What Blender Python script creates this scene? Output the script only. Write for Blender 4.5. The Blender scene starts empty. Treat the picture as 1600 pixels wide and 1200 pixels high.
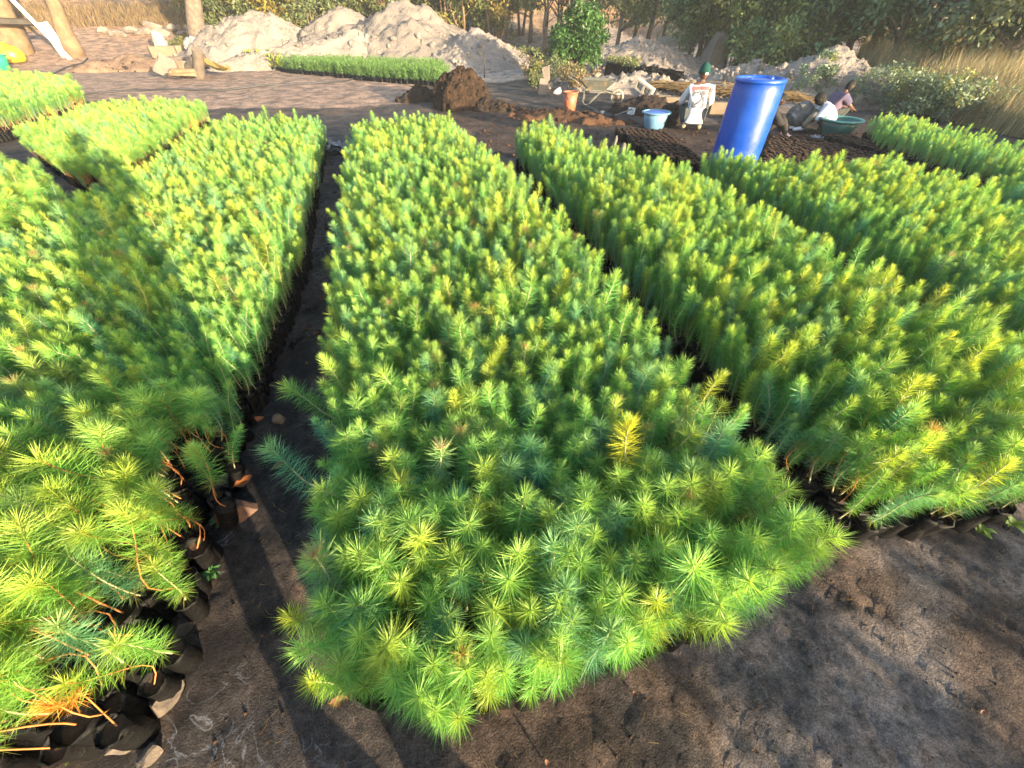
import bpy, bmesh, math, random
import numpy as np
from mathutils import Vector, Matrix, Euler

R = math.radians
S = bpy.context.scene
COL = S.collection

# ------------------------------------------------------------------ camera, light, exposure
H = 1.5                      # camera height
F = 620.0                    # focal length in pixels of the 1600 px wide photograph
PITCH = R(43.0)
SP, CP = math.sin(PITCH), math.cos(PITCH)
cam_d = bpy.data.cameras.new('camera')
cam_d.sensor_width = 36.0
cam_d.lens = 36.0 * F / 1600.0
cam_d.clip_start = 0.02
cam_d.clip_end = 2000.0
cam = bpy.data.objects.new('camera', cam_d)
COL.objects.link(cam)
cam.location = (0, 0, H)
cam.rotation_euler = (R(90) - PITCH, 0, 0)
S.camera = cam

SUN_EL, SUN_AZ = R(9.0), R(138.0)      # azimuth clockwise from +Y
W = bpy.data.worlds.new("World")
S.world = W
W.use_nodes = True
nt = W.node_tree
sky = nt.nodes.new('ShaderNodeTexSky')
sky.sky_type = 'NISHITA'
sky.sun_disc = False
sky.sun_elevation = SUN_EL
sky.sun_rotation = SUN_AZ
sky.air_density = 1.0
sky.dust_density = 1.5
nt.links.new(sky.outputs[0], nt.nodes['Background'].inputs[0])
nt.nodes['Background'].inputs[1].default_value = 0.15

sun_d = bpy.data.lights.new('sun', 'SUN')
sun_d.energy = 4.6
sun_d.angle = R(0.6)
sun_d.color = (1.0, 0.80, 0.52)
sun = bpy.data.objects.new('sun', sun_d)
COL.objects.link(sun)
sun_dir = Vector((math.cos(SUN_EL) * math.sin(SUN_AZ), math.cos(SUN_EL) * math.cos(SUN_AZ), math.sin(SUN_EL)))
sun.rotation_euler = sun_dir.to_track_quat('Z', 'Y').to_euler()
sun.location = sun_dir * 30

S.view_settings.view_transform = 'Standard'
S.view_settings.look = 'None'
S.view_settings.gamma = 1
S.view_settings.use_curve_mapping = False
S.view_settings.exposure = 2.5
S.render.engine = 'CYCLES'
S.cycles.max_bounces = 6
S.cycles.diffuse_bounces = 3
S.cycles.transmission_bounces = 4
S.cycles.use_denoising = True

rng = np.random.default_rng(7)
random.seed(7)

# ------------------------------------------------------------------ helpers
def ss(a, b, x):
    t = np.clip((x - a) / (b - a), 0, 1)
    return t * t * (3 - 2 * t)

_lat = np.random.default_rng(99).random((256, 256))
def vnoise(x, y):
    x = np.asarray(x, float); y = np.asarray(y, float)
    xi = np.floor(x).astype(int); yi = np.floor(y).astype(int)
    fx = x - xi; fy = y - yi
    fx = fx * fx * (3 - 2 * fx); fy = fy * fy * (3 - 2 * fy)
    a = _lat[xi & 255, yi & 255]; b = _lat[(xi + 1) & 255, yi & 255]
    c = _lat[xi & 255, (yi + 1) & 255]; d = _lat[(xi + 1) & 255, (yi + 1) & 255]
    return (a * (1 - fx) + b * fx) * (1 - fy) + (c * (1 - fx) + d * fx) * fy
def fbm(x, y, o=4, g=0.5):
    s = 0; a = 1; t = 0
    for k in range(o):
        s = s + a * vnoise(x * 2 ** k + 17.3 * k, y * 2 ** k + 41.7 * k); t += a; a *= g
    return s / t          # 0..1

def hill(x, y):
    r = np.hypot(x, y)
    az = np.arctan2(x, np.maximum(y, 0.01))
    start = 24 - 7 * ss(0.25, 0.6, az)
    h = ss(0, 40, r - start) * 9.0 * ss(-2, 6, y)
    h = h * (0.8 + 0.5 * fbm(x * 0.08 + 5, y * 0.08, 3))
    return h + np.maximum(r - 62, 0) * 0.02
def tz(x, y):
    x = np.asarray(x, float); y = np.asarray(y, float)
    return hill(x, y) + 0.05 * (fbm(x * 0.35 + 3, y * 0.35, 3) - 0.5) * ss(3, 12, np.hypot(x, y))

def P(px, py, z=0.0):
    """point of the plane at height z that the photograph shows at pixel px, py"""
    dn = (py - 600) * CP + F * SP; fw = F * CP - (py - 600) * SP; rt = px - 800
    k = (H - z) / max(dn, 1e-3)
    return Vector((rt * k, fw * k, z))
def hit(px, py):
    """the terrain point seen at that pixel"""
    dn = (py - 600) * CP + F * SP; fw = F * CP - (py - 600) * SP; rt = px - 800
    n = math.sqrt(dn * dn + fw * fw + rt * rt)
    d = (rt / n, fw / n, -dn / n)
    t = 0.5
    while t < 90:
        x, y, z = d[0] * t, d[1] * t, H + d[2] * t
        if z <= float(tz(x, y)): break
        t *= 1.004
    return Vector((d[0] * t, d[1] * t, float(tz(d[0] * t, d[1] * t))))
def mpp(px, py):
    """metres per photo pixel at the terrain point seen there"""
    p = hit(px, py)
    return (p - Vector((0, 0, H))).length / math.sqrt((px - 800) ** 2 + (py - 600) ** 2 + F * F)
def proj(x, y, z):
    dn = H - z
    dep = y * CP + dn * SP
    return 800 + F * x / dep, 600 + F * (dn * CP - y * SP) / dep, dep

def mesh_np(name, V, faces, mats=(), midx=None, col=None, smooth=False):
    """V (n,3); faces: list of (m,k) integer arrays"""
    me = bpy.data.meshes.new(name)
    V = np.asarray(V, np.float32)
    me.vertices.add(len(V)); me.vertices.foreach_set('co', V.ravel())
    faces = [np.asarray(f, np.int32) for f in faces if len(f)]
    lv = np.concatenate([f.ravel() for f in faces])
    tot = np.concatenate([np.full(len(f), f.shape[1], np.int32) for f in faces])
    st = np.concatenate([[0], np.cumsum(tot)[:-1]]).astype(np.int32)
    me.loops.add(len(lv)); me.loops.foreach_set('vertex_index', lv)
    me.polygons.add(len(tot)); me.polygons.foreach_set('loop_start', st); me.polygons.foreach_set('loop_total', tot)
    for m in mats: me.materials.append(m)
    if midx is not None: me.polygons.foreach_set('material_index', np.asarray(midx, np.int32))
    if smooth: me.polygons.foreach_set('use_smooth', np.ones(len(tot), bool))
    if col is not None:
        a = me.color_attributes.new('Col', 'FLOAT_COLOR', 'POINT')
        c = np.ones((len(V), 4), np.float32); c[:, :3] = col
        a.data.foreach_set('color', c.ravel())
    me.update(calc_edges=True)
    me.validate()
    return me

class MB:
    """collects simple shapes, then links them as one mesh object"""
    def __init__(s): s.v = []; s.f = []; s.m = []; s.cur = 0
    def add(s, vs, fs):
        o = len(s.v); s.v += [tuple(v) for v in vs]; s.f += [tuple(o + i for i in f) for f in fs]; s.m += [s.cur] * len(fs); return s
    def box(s, c, size, rot=None, jit=0.0, bev=0.0):
        hx, hy, hz = (k / 2 for k in size)
        bm = bmesh.new()
        vs = [bm.verts.new((x * hx, y * hy, z * hz)) for x in (-1, 1) for y in (-1, 1) for z in (-1, 1)]
        for q in ((0, 1, 3, 2), (4, 6, 7, 5), (0, 4, 5, 1), (2, 3, 7, 6), (0, 2, 6, 4), (1, 5, 7, 3)):
            bm.faces.new([vs[i] for i in q])
        if bev: bmesh.ops.bevel(bm, geom=bm.edges[:] , offset=bev, segments=1, affect='EDGES')
        m = (rot.to_matrix() if isinstance(rot, Euler) else rot) if rot is not None else Matrix.Identity(3)
        bm.verts.index_update()
        out = [m @ (v.co + Vector([random.uniform(-jit, jit) for _ in range(3)])) + Vector(c) for v in bm.verts]
        s.add(out, [[v.index for v in f.verts] for f in bm.faces]); bm.free(); return s
    def tube(s, pts, rad, n=8, cap=True):
        pts = [Vector(p) for p in pts]
        if not hasattr(rad, '__len__'): rad = [rad] * len(pts)
        vs, fs = [], []
        up = None
        for i, p in enumerate(pts):
            d = (pts[min(i + 1, len(pts) - 1)] - pts[max(i - 1, 0)])
            d = d.normalized() if d.length > 1e-9 else Vector((0, 0, 1))
            if up is None:
                up = d.orthogonal().normalized()
            up = (up - d * up.dot(d)); up = up.normalized() if up.length > 1e-6 else d.orthogonal().normalized()
            b = d.cross(up)
            for k in range(n):
                a = 2 * math.pi * k / n
                vs.append(p + (up * math.cos(a) + b * math.sin(a)) * rad[i])
        for i in range(len(pts) - 1):
            for k in range(n):
                k2 = (k + 1) % n
                fs.append((i * n + k, i * n + k2, (i + 1) * n + k2, (i + 1) * n + k))
        if cap:
            fs.append(tuple(range(n - 1, -1, -1))); fs.append(tuple((len(pts) - 1) * n + k for k in range(n)))
        return s.add(vs, fs)
    def lathe(s, prof, n=32, c=(0, 0, 0), rot=None, sx=1, sy=1, close=False):
        vs, fs = [], []
        m = rot.to_matrix() if rot is not None else Matrix.Identity(3)
        for (r, z) in prof:
            for k in range(n):
                a = 2 * math.pi * k / n
                vs.append(m @ Vector((r * sx * math.cos(a), r * sy * math.sin(a), z)) + Vector(c))
        q = len(prof)
        for i in range(q - 1 if not close else q):
            j = (i + 1) % q
            for k in range(n):
                k2 = (k + 1) % n
                fs.append((i * n + k, i * n + k2, j * n + k2, j * n + k))
        return s.add(vs, fs)
    def rock(s, c, size, seed=0, sub=2, rough=0.25, rot=None):
        bm = bmesh.new(); bmesh.ops.create_icosphere(bm, subdivisions=sub, radius=1)
        r = random.Random(seed)
        planes = [(Vector((r.gauss(0, 1), r.gauss(0, 1), r.gauss(0, 1))).normalized(), r.uniform(0.38, 0.72)) for _ in range(11)]
        m = rot.to_matrix() if rot is not None else Matrix.Identity(3)
        out = []
        bm.verts.index_update()
        for v in bm.verts:
            q = v.co.copy()
            for nrm, d in planes:
                k = q.dot(nrm) - d
                if k > 0: q -= nrm * k
            q *= 1 + rough * 0.25 * (r.random() - 0.5)
            out.append(m @ Vector((q.x * size[0], q.y * size[1], q.z * size[2])) + Vector(c))
        s.add(out, [[v.index for v in f.verts] for f in bm.faces]); bm.free(); return s
    def mesh(s, name, mats, smooth=False):
        me = bpy.data.meshes.new(name)
        me.from_pydata(s.v, [], s.f)
        if not isinstance(mats, (list, tuple)): mats = [mats]
        for m in mats: me.materials.append(m)
        if len(mats) > 1: me.polygons.foreach_set('material_index', s.m)
        if smooth: me.polygons.foreach_set('use_smooth', [True] * len(s.f))
        me.update(); return me
    def build(s, name, mats, parent=None, smooth=False):
        return link(name, s.mesh(name, mats, smooth), parent)

def link(name, me, parent=None):
    o = bpy.data.objects.new(name, me); COL.objects.link(o)
    if parent is not None: o.parent = parent
    return o
def tag(o, label=None, cat=None, group=None, kind=None):
    if label: o['label'] = label
    if cat: o['category'] = cat
    if group: o['group'] = group
    if kind: o['kind'] = kind
    return o
def thing(name, loc, label, cat, rz=0, group=None):
    o = bpy.data.objects.new(name, None); COL.objects.link(o)
    o.empty_display_size = 0.1
    o.location = loc; o.rotation_euler = (0, 0, rz)
    return tag(o, label, cat, group)
def smooth_by_angle(me, ang=40):
    me.polygons.foreach_set('use_smooth', [True] * len(me.polygons))
    try: me.set_sharp_from_angle(angle=R(ang))
    except Exception: pass

# ------------------------------------------------------------------ materials
def ramp(nt, fac, stops):
    n = nt.nodes.new('ShaderNodeValToRGB'); e = n.color_ramp.elements
    while len(e) < len(stops): e.new(0.5)
    for k, (p, c) in enumerate(stops):
        e[k].position = p; e[k].color = (*c, 1) if len(c) == 3 else c
    nt.links.new(fac, n.inputs[0]); return n.outputs[0]
def noise(nt, scale, detail=4, rough=0.55, coord=None, dist=0.0):
    n = nt.nodes.new('ShaderNodeTexNoise'); n.inputs['Scale'].default_value = scale
    n.inputs['Detail'].default_value = detail; n.inputs['Roughness'].default_value = rough
    n.inputs['Distortion'].default_value = dist
    if coord is not None: nt.links.new(coord, n.inputs['Vector'])
    return n.outputs['Fac']
def mixc(nt, fac, a, b, mode='MIX'):
    n = nt.nodes.new('ShaderNodeMix'); n.data_type = 'RGBA'; n.blend_type = mode
    def put(sock, v):
        if hasattr(v, 'default_value') or hasattr(v, 'is_linked'): nt.links.new(v, sock)
        elif isinstance(v, (int, float)): sock.default_value = v
        else: sock.default_value = (*v, 1) if len(v) == 3 else v
    put(n.inputs[0], fac); put(n.inputs[6], a); put(n.inputs[7], b)
    return n.outputs[2]
def mth(nt, op, a, b=0.0):
    n = nt.nodes.new('ShaderNodeMath'); n.operation = op
    for i, v in enumerate((a, b)):
        if hasattr(v, 'is_linked'): nt.links.new(v, n.inputs[i])
        else: n.inputs[i].default_value = v
    return n.outputs[0]
def bump(nt, h, strength=0.3, dist=0.01):
    n = nt.nodes.new('ShaderNodeBump'); n.inputs['Strength'].default_value = strength
    n.inputs['Distance'].default_value = dist; nt.links.new(h, n.inputs['Height']); return n.outputs[0]
def newmat(name):
    m = bpy.data.materials.new(name); m.use_nodes = True
    return m, m.node_tree, m.node_tree.nodes['Principled BSDF']
def objc(nt):
    return nt.nodes.new('ShaderNodeTexCoord').outputs['Object']
def mat(name, c1, c2=None, scale=8.0, rough=0.8, bumps=0.0, bdist=0.01, bscale=None, spec=0.3, metal=0.0, lo=0.35, hi=0.65, c3=None, s3=30.0):
    m, nt, b = newmat(name)
    co = objc(nt)
    if c2 is None: c2 = tuple(k * 0.75 for k in c1)
    col = ramp(nt, noise(nt, scale, 6, 0.6, co), [(lo, c1), (hi, c2)])
    if c3 is not None:
        f = ramp(nt, noise(nt, s3, 4, 0.6, co), [(0.55, (0, 0, 0)), (0.68, (1, 1, 1))])
        col = mixc(nt, f, col, c3)
    nt.links.new(col, b.inputs['Base Color'])
    b.inputs['Roughness'].default_value = rough
    b.inputs['Specular IOR Level'].default_value = spec
    b.inputs['Metallic'].default_value = metal
    if bumps:
        nt.links.new(bump(nt, noise(nt, bscale or scale * 4, 6, 0.65, co), bumps, bdist), b.inputs['Normal'])
    return m
def leafmat(name, trans=0.35, rough=0.5, spec=0.25, tint=None, var=0.25):
    """leaf or needle: colour from the mesh's own leaf colours, varied per plant"""
    m, nt, b = newmat(name)
    a = nt.nodes.new('ShaderNodeAttribute'); a.attribute_name = 'Col'
    c = a.outputs['Color']
    if tint:
        t = nt.nodes.new('ShaderNodeAttribute'); t.attribute_type = 'INSTANCER'; t.attribute_name = 'tint'
        f = t.outputs['Fac']
        lo = mixc(nt, 1.0, c, tint[0], 'MULTIPLY'); hi = mixc(nt, 1.0, c, tint[1], 'MULTIPLY')
        c = mixc(nt, f, lo, hi)
    oi = nt.nodes.new('ShaderNodeObjectInfo')
    hs = nt.nodes.new('ShaderNodeHueSaturation')
    nt.links.new(c, hs.inputs['Color'])
    v = nt.nodes.new('ShaderNodeMapRange'); v.inputs[3].default_value = 1 - var; v.inputs[4].default_value = 1 + var
    nt.links.new(oi.outputs['Random'], v.inputs[0]); nt.links.new(v.outputs[0], hs.inputs['Value'])
    nt.links.new(hs.outputs[0], b.inputs['Base Color'])
    b.inputs['Roughness'].default_value = rough; b.inputs['Specular IOR Level'].default_value = spec
    tr = nt.nodes.new('ShaderNodeBsdfTranslucent')
    yel = mixc(nt, 1.0, hs.outputs[0], (1.25, 1.15, 0.55), 'MULTIPLY')
    nt.links.new(yel, tr.inputs[0])
    mx = nt.nodes.new('ShaderNodeMixShader'); mx.inputs[0].default_value = trans
    nt.links.new(b.outputs[0], mx.inputs[1]); nt.links.new(tr.outputs[0], mx.inputs[2])
    nt.links.new(mx.outputs[0], nt.nodes['Material Output'].inputs[0])
    return m

M = {}
M['needle'] = leafmat('pine_needles', 0.38, 0.42, 0.35, ((0.76, 0.97, 1.16), (1.38, 1.10, 0.55)), 0.2)
M['leaf'] = leafmat('leaves', 0.3, 0.45, 0.3, None, 0.15)
M['grass'] = leafmat('dry_grass_blades', 0.3, 0.7, 0.1, None, 0.1)
M['stem'] = mat('seedling_stem', (0.36, 0.30, 0.17), (0.30, 0.32, 0.18), 30, 0.7)
M['stem_bare'] = mat('bare_seedling_stem', (0.42, 0.17, 0.045), (0.30, 0.12, 0.04), 25, 0.65)
M['bag'] = mat('black_polythene', (0.003, 0.003, 0.0035), (0.006, 0.0058, 0.006), 14, 0.5, 0.9, 0.008, 34, 0.12)
M['soil'] = mat('potting_soil', (0.026, 0.018, 0.013), (0.055, 0.034, 0.022), 45, 0.95, 0.8, 0.01, 90, 0.1)
M['mulch'] = mat('brown_mulch_soil', (0.105, 0.052, 0.028), (0.03, 0.02, 0.014), 35, 0.95, 0.9, 0.012, 70, 0.1)
M['mound'] = mat('mound_soil', (0.042, 0.025, 0.016), (0.018, 0.012, 0.009), 5, 0.95, 0.9, 0.05, 22, 0.1)
M['darkmound'] = mat('dark_wet_soil', (0.017, 0.013, 0.011), (0.034, 0.023, 0.017), 9, 0.92, 0.9, 0.04, 30, 0.15)
M['sand'] = mat('pale_quarry_sand', (0.25, 0.215, 0.19), (0.17, 0.145, 0.128), 1.3, 0.95, 1.0, 0.06, 20, 0.1, c3=(0.27, 0.245, 0.22), s3=14)
M['sand_dark'] = mat('grey_quarry_sand', (0.205, 0.175, 0.153), (0.13, 0.117, 0.108), 1.1, 0.95, 1.0, 0.06, 18, 0.1)
M['stone'] = mat('grey_brown_stone', (0.115, 0.092, 0.076), (0.06, 0.05, 0.043), 14, 0.9, 0.6, 0.01, 45, 0.2)
M['stone_red'] = mat('reddish_stone', (0.115, 0.065, 0.046), (0.065, 0.038, 0.028), 20, 0.9, 0.5, 0.008, 50)
M['bark'] = mat('grey_bark', (0.15, 0.12, 0.095), (0.08, 0.06, 0.048), 7, 0.9, 0.8, 0.03, 18)
M['bark_tan'] = mat('tan_bark', (0.18, 0.12, 0.07), (0.11, 0.07, 0.042), 4, 0.9, 0.7, 0.03, 14)
M['bark_pale'] = mat('pale_bark', (0.13, 0.105, 0.085), (0.08, 0.064, 0.052), 6, 0.9, 0.5, 0.02, 18)
M['white'] = mat('white_paint', (0.62, 0.60, 0.57), (0.5, 0.48, 0.45), 6, 0.6, 0.15, 0.01)
M['limewash'] = mat('limewash', (0.15, 0.125, 0.11), (0.10, 0.085, 0.075), 5, 0.9, 0.3, 0.01)
M['darkwood'] = mat('dark_weathered_wood', (0.018, 0.015, 0.013), (0.035, 0.028, 0.022), 9, 0.7, 0.4, 0.01)
M['wood'] = mat('sawn_wood', (0.19, 0.125, 0.075), (0.13, 0.08, 0.048), 9, 0.8, 0.4, 0.01)
M['greywood'] = mat('grey_weathered_wood', (0.17, 0.145, 0.13), (0.08, 0.07, 0.062), 20, 0.9, 0.7, 0.01, 60)
M['yellow'] = mat('yellow_plastic', (0.5, 0.36, 0.015), (0.43, 0.3, 0.015), 4, 0.4, spec=0.5)
M['green_pl'] = mat('sea_green_plastic', (0.02, 0.26, 0.16), (0.015, 0.21, 0.13), 4, 0.4, spec=0.5)
M['terracotta'] = mat('terracotta_plastic', (0.33, 0.10, 0.05), (0.27, 0.08, 0.04), 5, 0.5, 0.1, 0.01, spec=0.4)
M['basin_blue'] = mat('pale_blue_plastic', (0.12, 0.24, 0.36), (0.095, 0.19, 0.30), 5, 0.42, spec=0.45)
M['basin_in'] = mat('deep_blue_rim', (0.06, 0.12, 0.42), (0.05, 0.09, 0.34), 6, 0.45, spec=0.4)
M['basin_green'] = mat('dark_green_plastic', (0.03, 0.10, 0.095), (0.025, 0.075, 0.07), 5, 0.42, spec=0.45)
M['basin_green_rim'] = mat('green_rim_plastic', (0.06, 0.2, 0.19), (0.05, 0.15, 0.15), 5, 0.42, spec=0.45)
M['barrow'] = mat('grey_green_barrow_paint', (0.085, 0.09, 0.08), (0.058, 0.062, 0.054), 7, 0.55, 0.15, 0.01, spec=0.4, c3=(0.2, 0.12, 0.07), s3=9)
M['rubber'] = mat('black_rubber', (0.03, 0.03, 0.03), (0.05, 0.045, 0.04), 12, 0.8)
M['tyre'] = mat('dusty_tyre', (0.27, 0.24, 0.2), (0.18, 0.16, 0.13), 9, 0.85)
M['steel'] = mat('worn_steel', (0.42, 0.42, 0.43), (0.28, 0.27, 0.27), 14, 0.4, 0.1, 0.005, spec=0.5, metal=0.6)
M['concrete'] = mat('concrete_block', (0.36, 0.32, 0.27), (0.26, 0.225, 0.19), 12, 0.95, 0.5, 0.008, 60)
M['concrete_tan'] = mat('tan_block', (0.16, 0.12, 0.085), (0.12, 0.09, 0.062), 6, 0.95, 0.5, 0.008, 40)
M['straw'] = mat('straw', (0.22, 0.14, 0.06), (0.15, 0.10, 0.042), 12, 0.9)
M['sack'] = mat('grey_woven_sack', (0.12, 0.12, 0.12), (0.065, 0.065, 0.065), 7, 0.85, 0.6, 0.02, 18, c3=(0.2, 0.2, 0.215), s3=12)
M['white_sack'] = mat('white_woven_sack', (0.24, 0.23, 0.235), (0.17, 0.163, 0.165), 5, 0.75, 0.5, 0.02, 12)
M['skin'] = mat('brown_skin', (0.085, 0.04, 0.024), (0.065, 0.03, 0.018), 9, 0.5, spec=0.4)
M['skin_sole'] = mat('pale_pink_sock', (0.62, 0.38, 0.36), (0.54, 0.32, 0.31), 20, 0.8)
M['hair'] = mat('black_hair', (0.004, 0.0035, 0.0035), (0.007, 0.006, 0.0055), 30, 0.8, 0.6, 0.01, 80)
M['eye'] = mat('eye', (0.02, 0.015, 0.012), (0.02, 0.015, 0.012), 9, 0.3)
M['hoodie'] = mat('white_cotton', (0.52, 0.52, 0.55), (0.44, 0.44, 0.48), 9, 0.9, 0.5, 0.015, 11)
M['print_red'] = mat('red_print', (0.62, 0.05, 0.06), (0.55, 0.10, 0.10), 30, 0.8)
M['print_grey'] = mat('charcoal_print', (0.06, 0.06, 0.075), (0.14, 0.14, 0.16), 30, 0.8)
M['beanie'] = mat('bottle_green_knit', (0.003, 0.048, 0.038), (0.003, 0.036, 0.028), 40, 0.95, 0.6, 0.006, 70)
M['trouser'] = mat('dark_grey_cloth', (0.05, 0.055, 0.055), (0.03, 0.033, 0.035), 9, 0.9, 0.4, 0.01)
M['grey_cloth'] = mat('mid_grey_cloth', (0.22, 0.23, 0.25), (0.15, 0.155, 0.17), 9, 0.9, 0.4, 0.01)
M['black_cloth'] = mat('black_cloth', (0.012, 0.011, 0.012), (0.025, 0.022, 0.022), 9, 0.9, 0.4, 0.01)
M['brown_cloth'] = mat('khaki_brown_cloth', (0.20, 0.165, 0.125), (0.15, 0.12, 0.09), 9, 0.9, 0.4, 0.01)
M['navy_cloth'] = mat('dusky_navy_cloth', (0.055, 0.05, 0.10), (0.10, 0.065, 0.085), 7, 0.9, 0.4, 0.01)
M['shoe'] = mat('pale_shoe', (0.55, 0.55, 0.6), (0.4, 0.4, 0.45), 9, 0.6)
M['plastic_scrap'] = mat('torn_grey_plastic', (0.17, 0.17, 0.20), (0.06, 0.06, 0.07), 9, 0.3, 0.5, 0.02, 20, 0.5)
M['deadleaf'] = mat('dead_leaf', (0.12, 0.05, 0.022), (0.08, 0.033, 0.016), 30, 0.7, 0.3, 0.004)
M['orange_leaf'] = mat('orange_dead_leaf', (0.26, 0.085, 0.02), (0.15, 0.05, 0.018), 30, 0.7, 0.3, 0.004)
M['hose'] = mat('grey_hose', (0.03, 0.03, 0.034), (0.02, 0.02, 0.022), 9, 0.5)
M['yellow_cloth'] = mat('yellow_dry_frond', (0.20, 0.14, 0.035), (0.14, 0.095, 0.028), 9, 0.8, 0.4, 0.01)

def drum_mat():
    m, nt, b = newmat('blue_drum_plastic'); co = objc(nt)
    c = ramp(nt, noise(nt, 3.0, 5, 0.6, co), [(0.3, (0.002, 0.04, 0.29)), (0.75, (0.004, 0.062, 0.39))])
    s = nt.nodes.new('ShaderNodeMapping'); s.inputs['Scale'].default_value = (30, 30, 2); nt.links.new(co, s.inputs[0])
    scr = ramp(nt, noise(nt, 1.0, 6, 0.7, s.outputs[0]), [(0.62, (0, 0, 0)), (0.75, (0.5, 0.5, 0.5))])
    c = mixc(nt, scr, c, (0.05, 0.13, 0.42))
    d = ramp(nt, noise(nt, 5.0, 6, 0.7, co), [(0.6, (0, 0, 0)), (0.8, (0.6, 0.6, 0.6))])
    c = mixc(nt, d, c, (0.07, 0.12, 0.28))
    nt.links.new(c, b.inputs['Base Color'])
    r = ramp(nt, noise(nt, 12.0, 5, 0.6, co), [(0.3, (0.30, 0.30, 0.30)), (0.7, (0.48, 0.48, 0.48))])
    nt.links.new(r, b.inputs['Roughness'])
    nt.links.new(bump(nt, noise(nt, 5.0, 5, 0.55, co), 0.25, 0.02), b.inputs['Normal'])
    b.inputs['Specular IOR Level'].default_value = 0.5
    return m
M['drum'] = drum_mat()

def ground_mat():
    m, nt, b = newmat('soil_ground')
    g = nt.nodes.new('ShaderNodeNewGeometry'); co = g.outputs['Position']
    a = nt.nodes.new('ShaderNodeAttribute'); a.attribute_name = 'Col'
    c = a.outputs['Color']
    # broad patches, fine crumbs, pebbles of the same soil
    f1 = ramp(nt, noise(nt, 3.0, 8, 0.65, co, 0.6), [(0.38, (0.5, 0.5, 0.53)), (0.62, (1.65, 1.55, 1.47))])
    c = mixc(nt, 1.0, c, f1, 'MULTIPLY')
    f2 = ramp(nt, noise(nt, 26, 9, 0.78, co), [(0.36, (0.38, 0.38, 0.38)), (0.60, (1.38, 1.34, 1.3))])
    c = mixc(nt, 1.0, c, f2, 'MULTIPLY')
    f3 = ramp(nt, noise(nt, 190, 4, 0.7, co), [(0.36, (0.5, 0.5, 0.5)), (0.64, (1.5, 1.46, 1.42))])
    c = mixc(nt, 0.8, c, f3, 'MULTIPLY')
    # pale dried silt on the trodden path (mask painted into the mesh)
    sm = nt.nodes.new('ShaderNodeAttribute'); sm.attribute_name = 'silt'
    w = nt.nodes.new('ShaderNodeTexNoise'); w.inputs['Scale'].default_value = 7; w.inputs['Detail'].default_value = 5
    w.inputs['Distortion'].default_value = 1.6; nt.links.new(co, w.inputs['Vector'])
    band = ramp(nt, w.outputs['Fac'], [(0.478, (0, 0, 0)), (0.5, (1, 1, 1)), (0.522, (0, 0, 0))])
    k = mth(nt, 'MULTIPLY', band, sm.outputs['Fac'])
    c = mixc(nt, k, c, (0.11, 0.113, 0.13))
    nt.links.new(c, b.inputs['Base Color'])
    b.inputs['Roughness'].default_value = 0.9; b.inputs['Specular IOR Level'].default_value = 0.2
    vo = nt.nodes.new('ShaderNodeTexVoronoi'); vo.inputs['Scale'].default_value = 170; nt.links.new(co, vo.inputs['Vector'])
    h = mth(nt, 'ADD', mth(nt, 'MULTIPLY', noise(nt, 22, 3, 0.6, co), 0.5), mth(nt, 'ADD', mth(nt, 'MULTIPLY', noise(nt, 110, 8, 0.8, co), 0.75), mth(nt, 'MULTIPLY', vo.outputs['Distance'], -0.25)))
    bn = nt.nodes.new('ShaderNodeBump'); bn.inputs['Distance'].default_value = 0.022; nt.links.new(h, bn.inputs['Height'])
    fa = nt.nodes.new('ShaderNodeAttribute'); fa.attribute_name = 'fine'; nt.links.new(fa.outputs['Fac'], bn.inputs['Strength'])
    nt.links.new(bn.outputs[0], b.inputs['Normal'])
    return m
M['ground'] = ground_mat()

# ------------------------------------------------------------------ beds: outlines seen in the photograph, set down on the nursery floor
def poly(px, z): return [tuple(P(x, y, z)[:2]) for x, y in px]
ZC = 0.36
BEDS = dict(
    centre=poly([(556, 176), (545, 215), (530, 300), (512, 420), (500, 560), (490, 700), (462, 850), (448, 970), (500, 1085),
                 (590, 1125), (715, 1150), (850, 1095), (1000, 1030), (1135, 990), (1230, 930), (1300, 880), (1285, 800), (1210, 715),
                 (1100, 610), (985, 470), (915, 390), (835, 305), (775, 252), (712, 200), (690, 170)], ZC),
    left=poly([(512, 178), (492, 250), (476, 350), (425, 470), (375, 580), (332, 690), (318, 770), (278, 850), (240, 960), (195, 1080), (150, 1230),
               (-400, 1300), (-700, 900), (-260, 560), (-40, 400), (75, 345), (145, 297), (215, 275), (256, 241), (360, 179)], ZC),
    left_mid=poly([(140, 170), (328, 159), (217, 239), (182, 255), (98, 262), (20, 212)], ZC),
    left_near=poly([(-500, 290), (0, 250), (84, 278), (74, 322), (0, 352), (-300, 440), (-600, 480)], ZC),
    left_far=poly([(-300, 110), (0, 118), (118, 127), (124, 146), (0, 178), (-300, 230)], ZC),
    right=poly([(775, 196), (880, 212), (960, 246), (1080, 275), (1200, 345), (1320, 412), (1480, 490), (1600, 552), (1850, 680), (1700, 790),
                (1600, 795), (1480, 815), (1400, 815), (1345, 785), (1280, 715), (1210, 670), (1130, 580), (1065, 500), (975, 420), (900, 335), (800, 225)], ZC),
    right_mid=poly([(1068, 252), (1130, 244), (1260, 264), (1390, 260), (1500, 290), (1600, 330), (1900, 440), (1930, 640), (1650, 545), (1520, 478), (1368, 400), (1238, 330)], ZC),
    right_back=poly([(1420, 268), (1530, 288), (1600, 274), (1900, 330), (1900, 425), (1600, 318), (1510, 280)], ZC),
    far_right=poly([(1352, 190), (1420, 196), (1600, 240), (1900, 320), (1900, 370), (1600, 285), (1375, 215)], 0.25),
)
HEIGHT = dict(centre=0.30, left=0.29, left_mid=0.27, left_near=0.28, left_far=0.30, right=0.32, right_mid=0.30, right_back=0.28, far_right=0.24)
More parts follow.
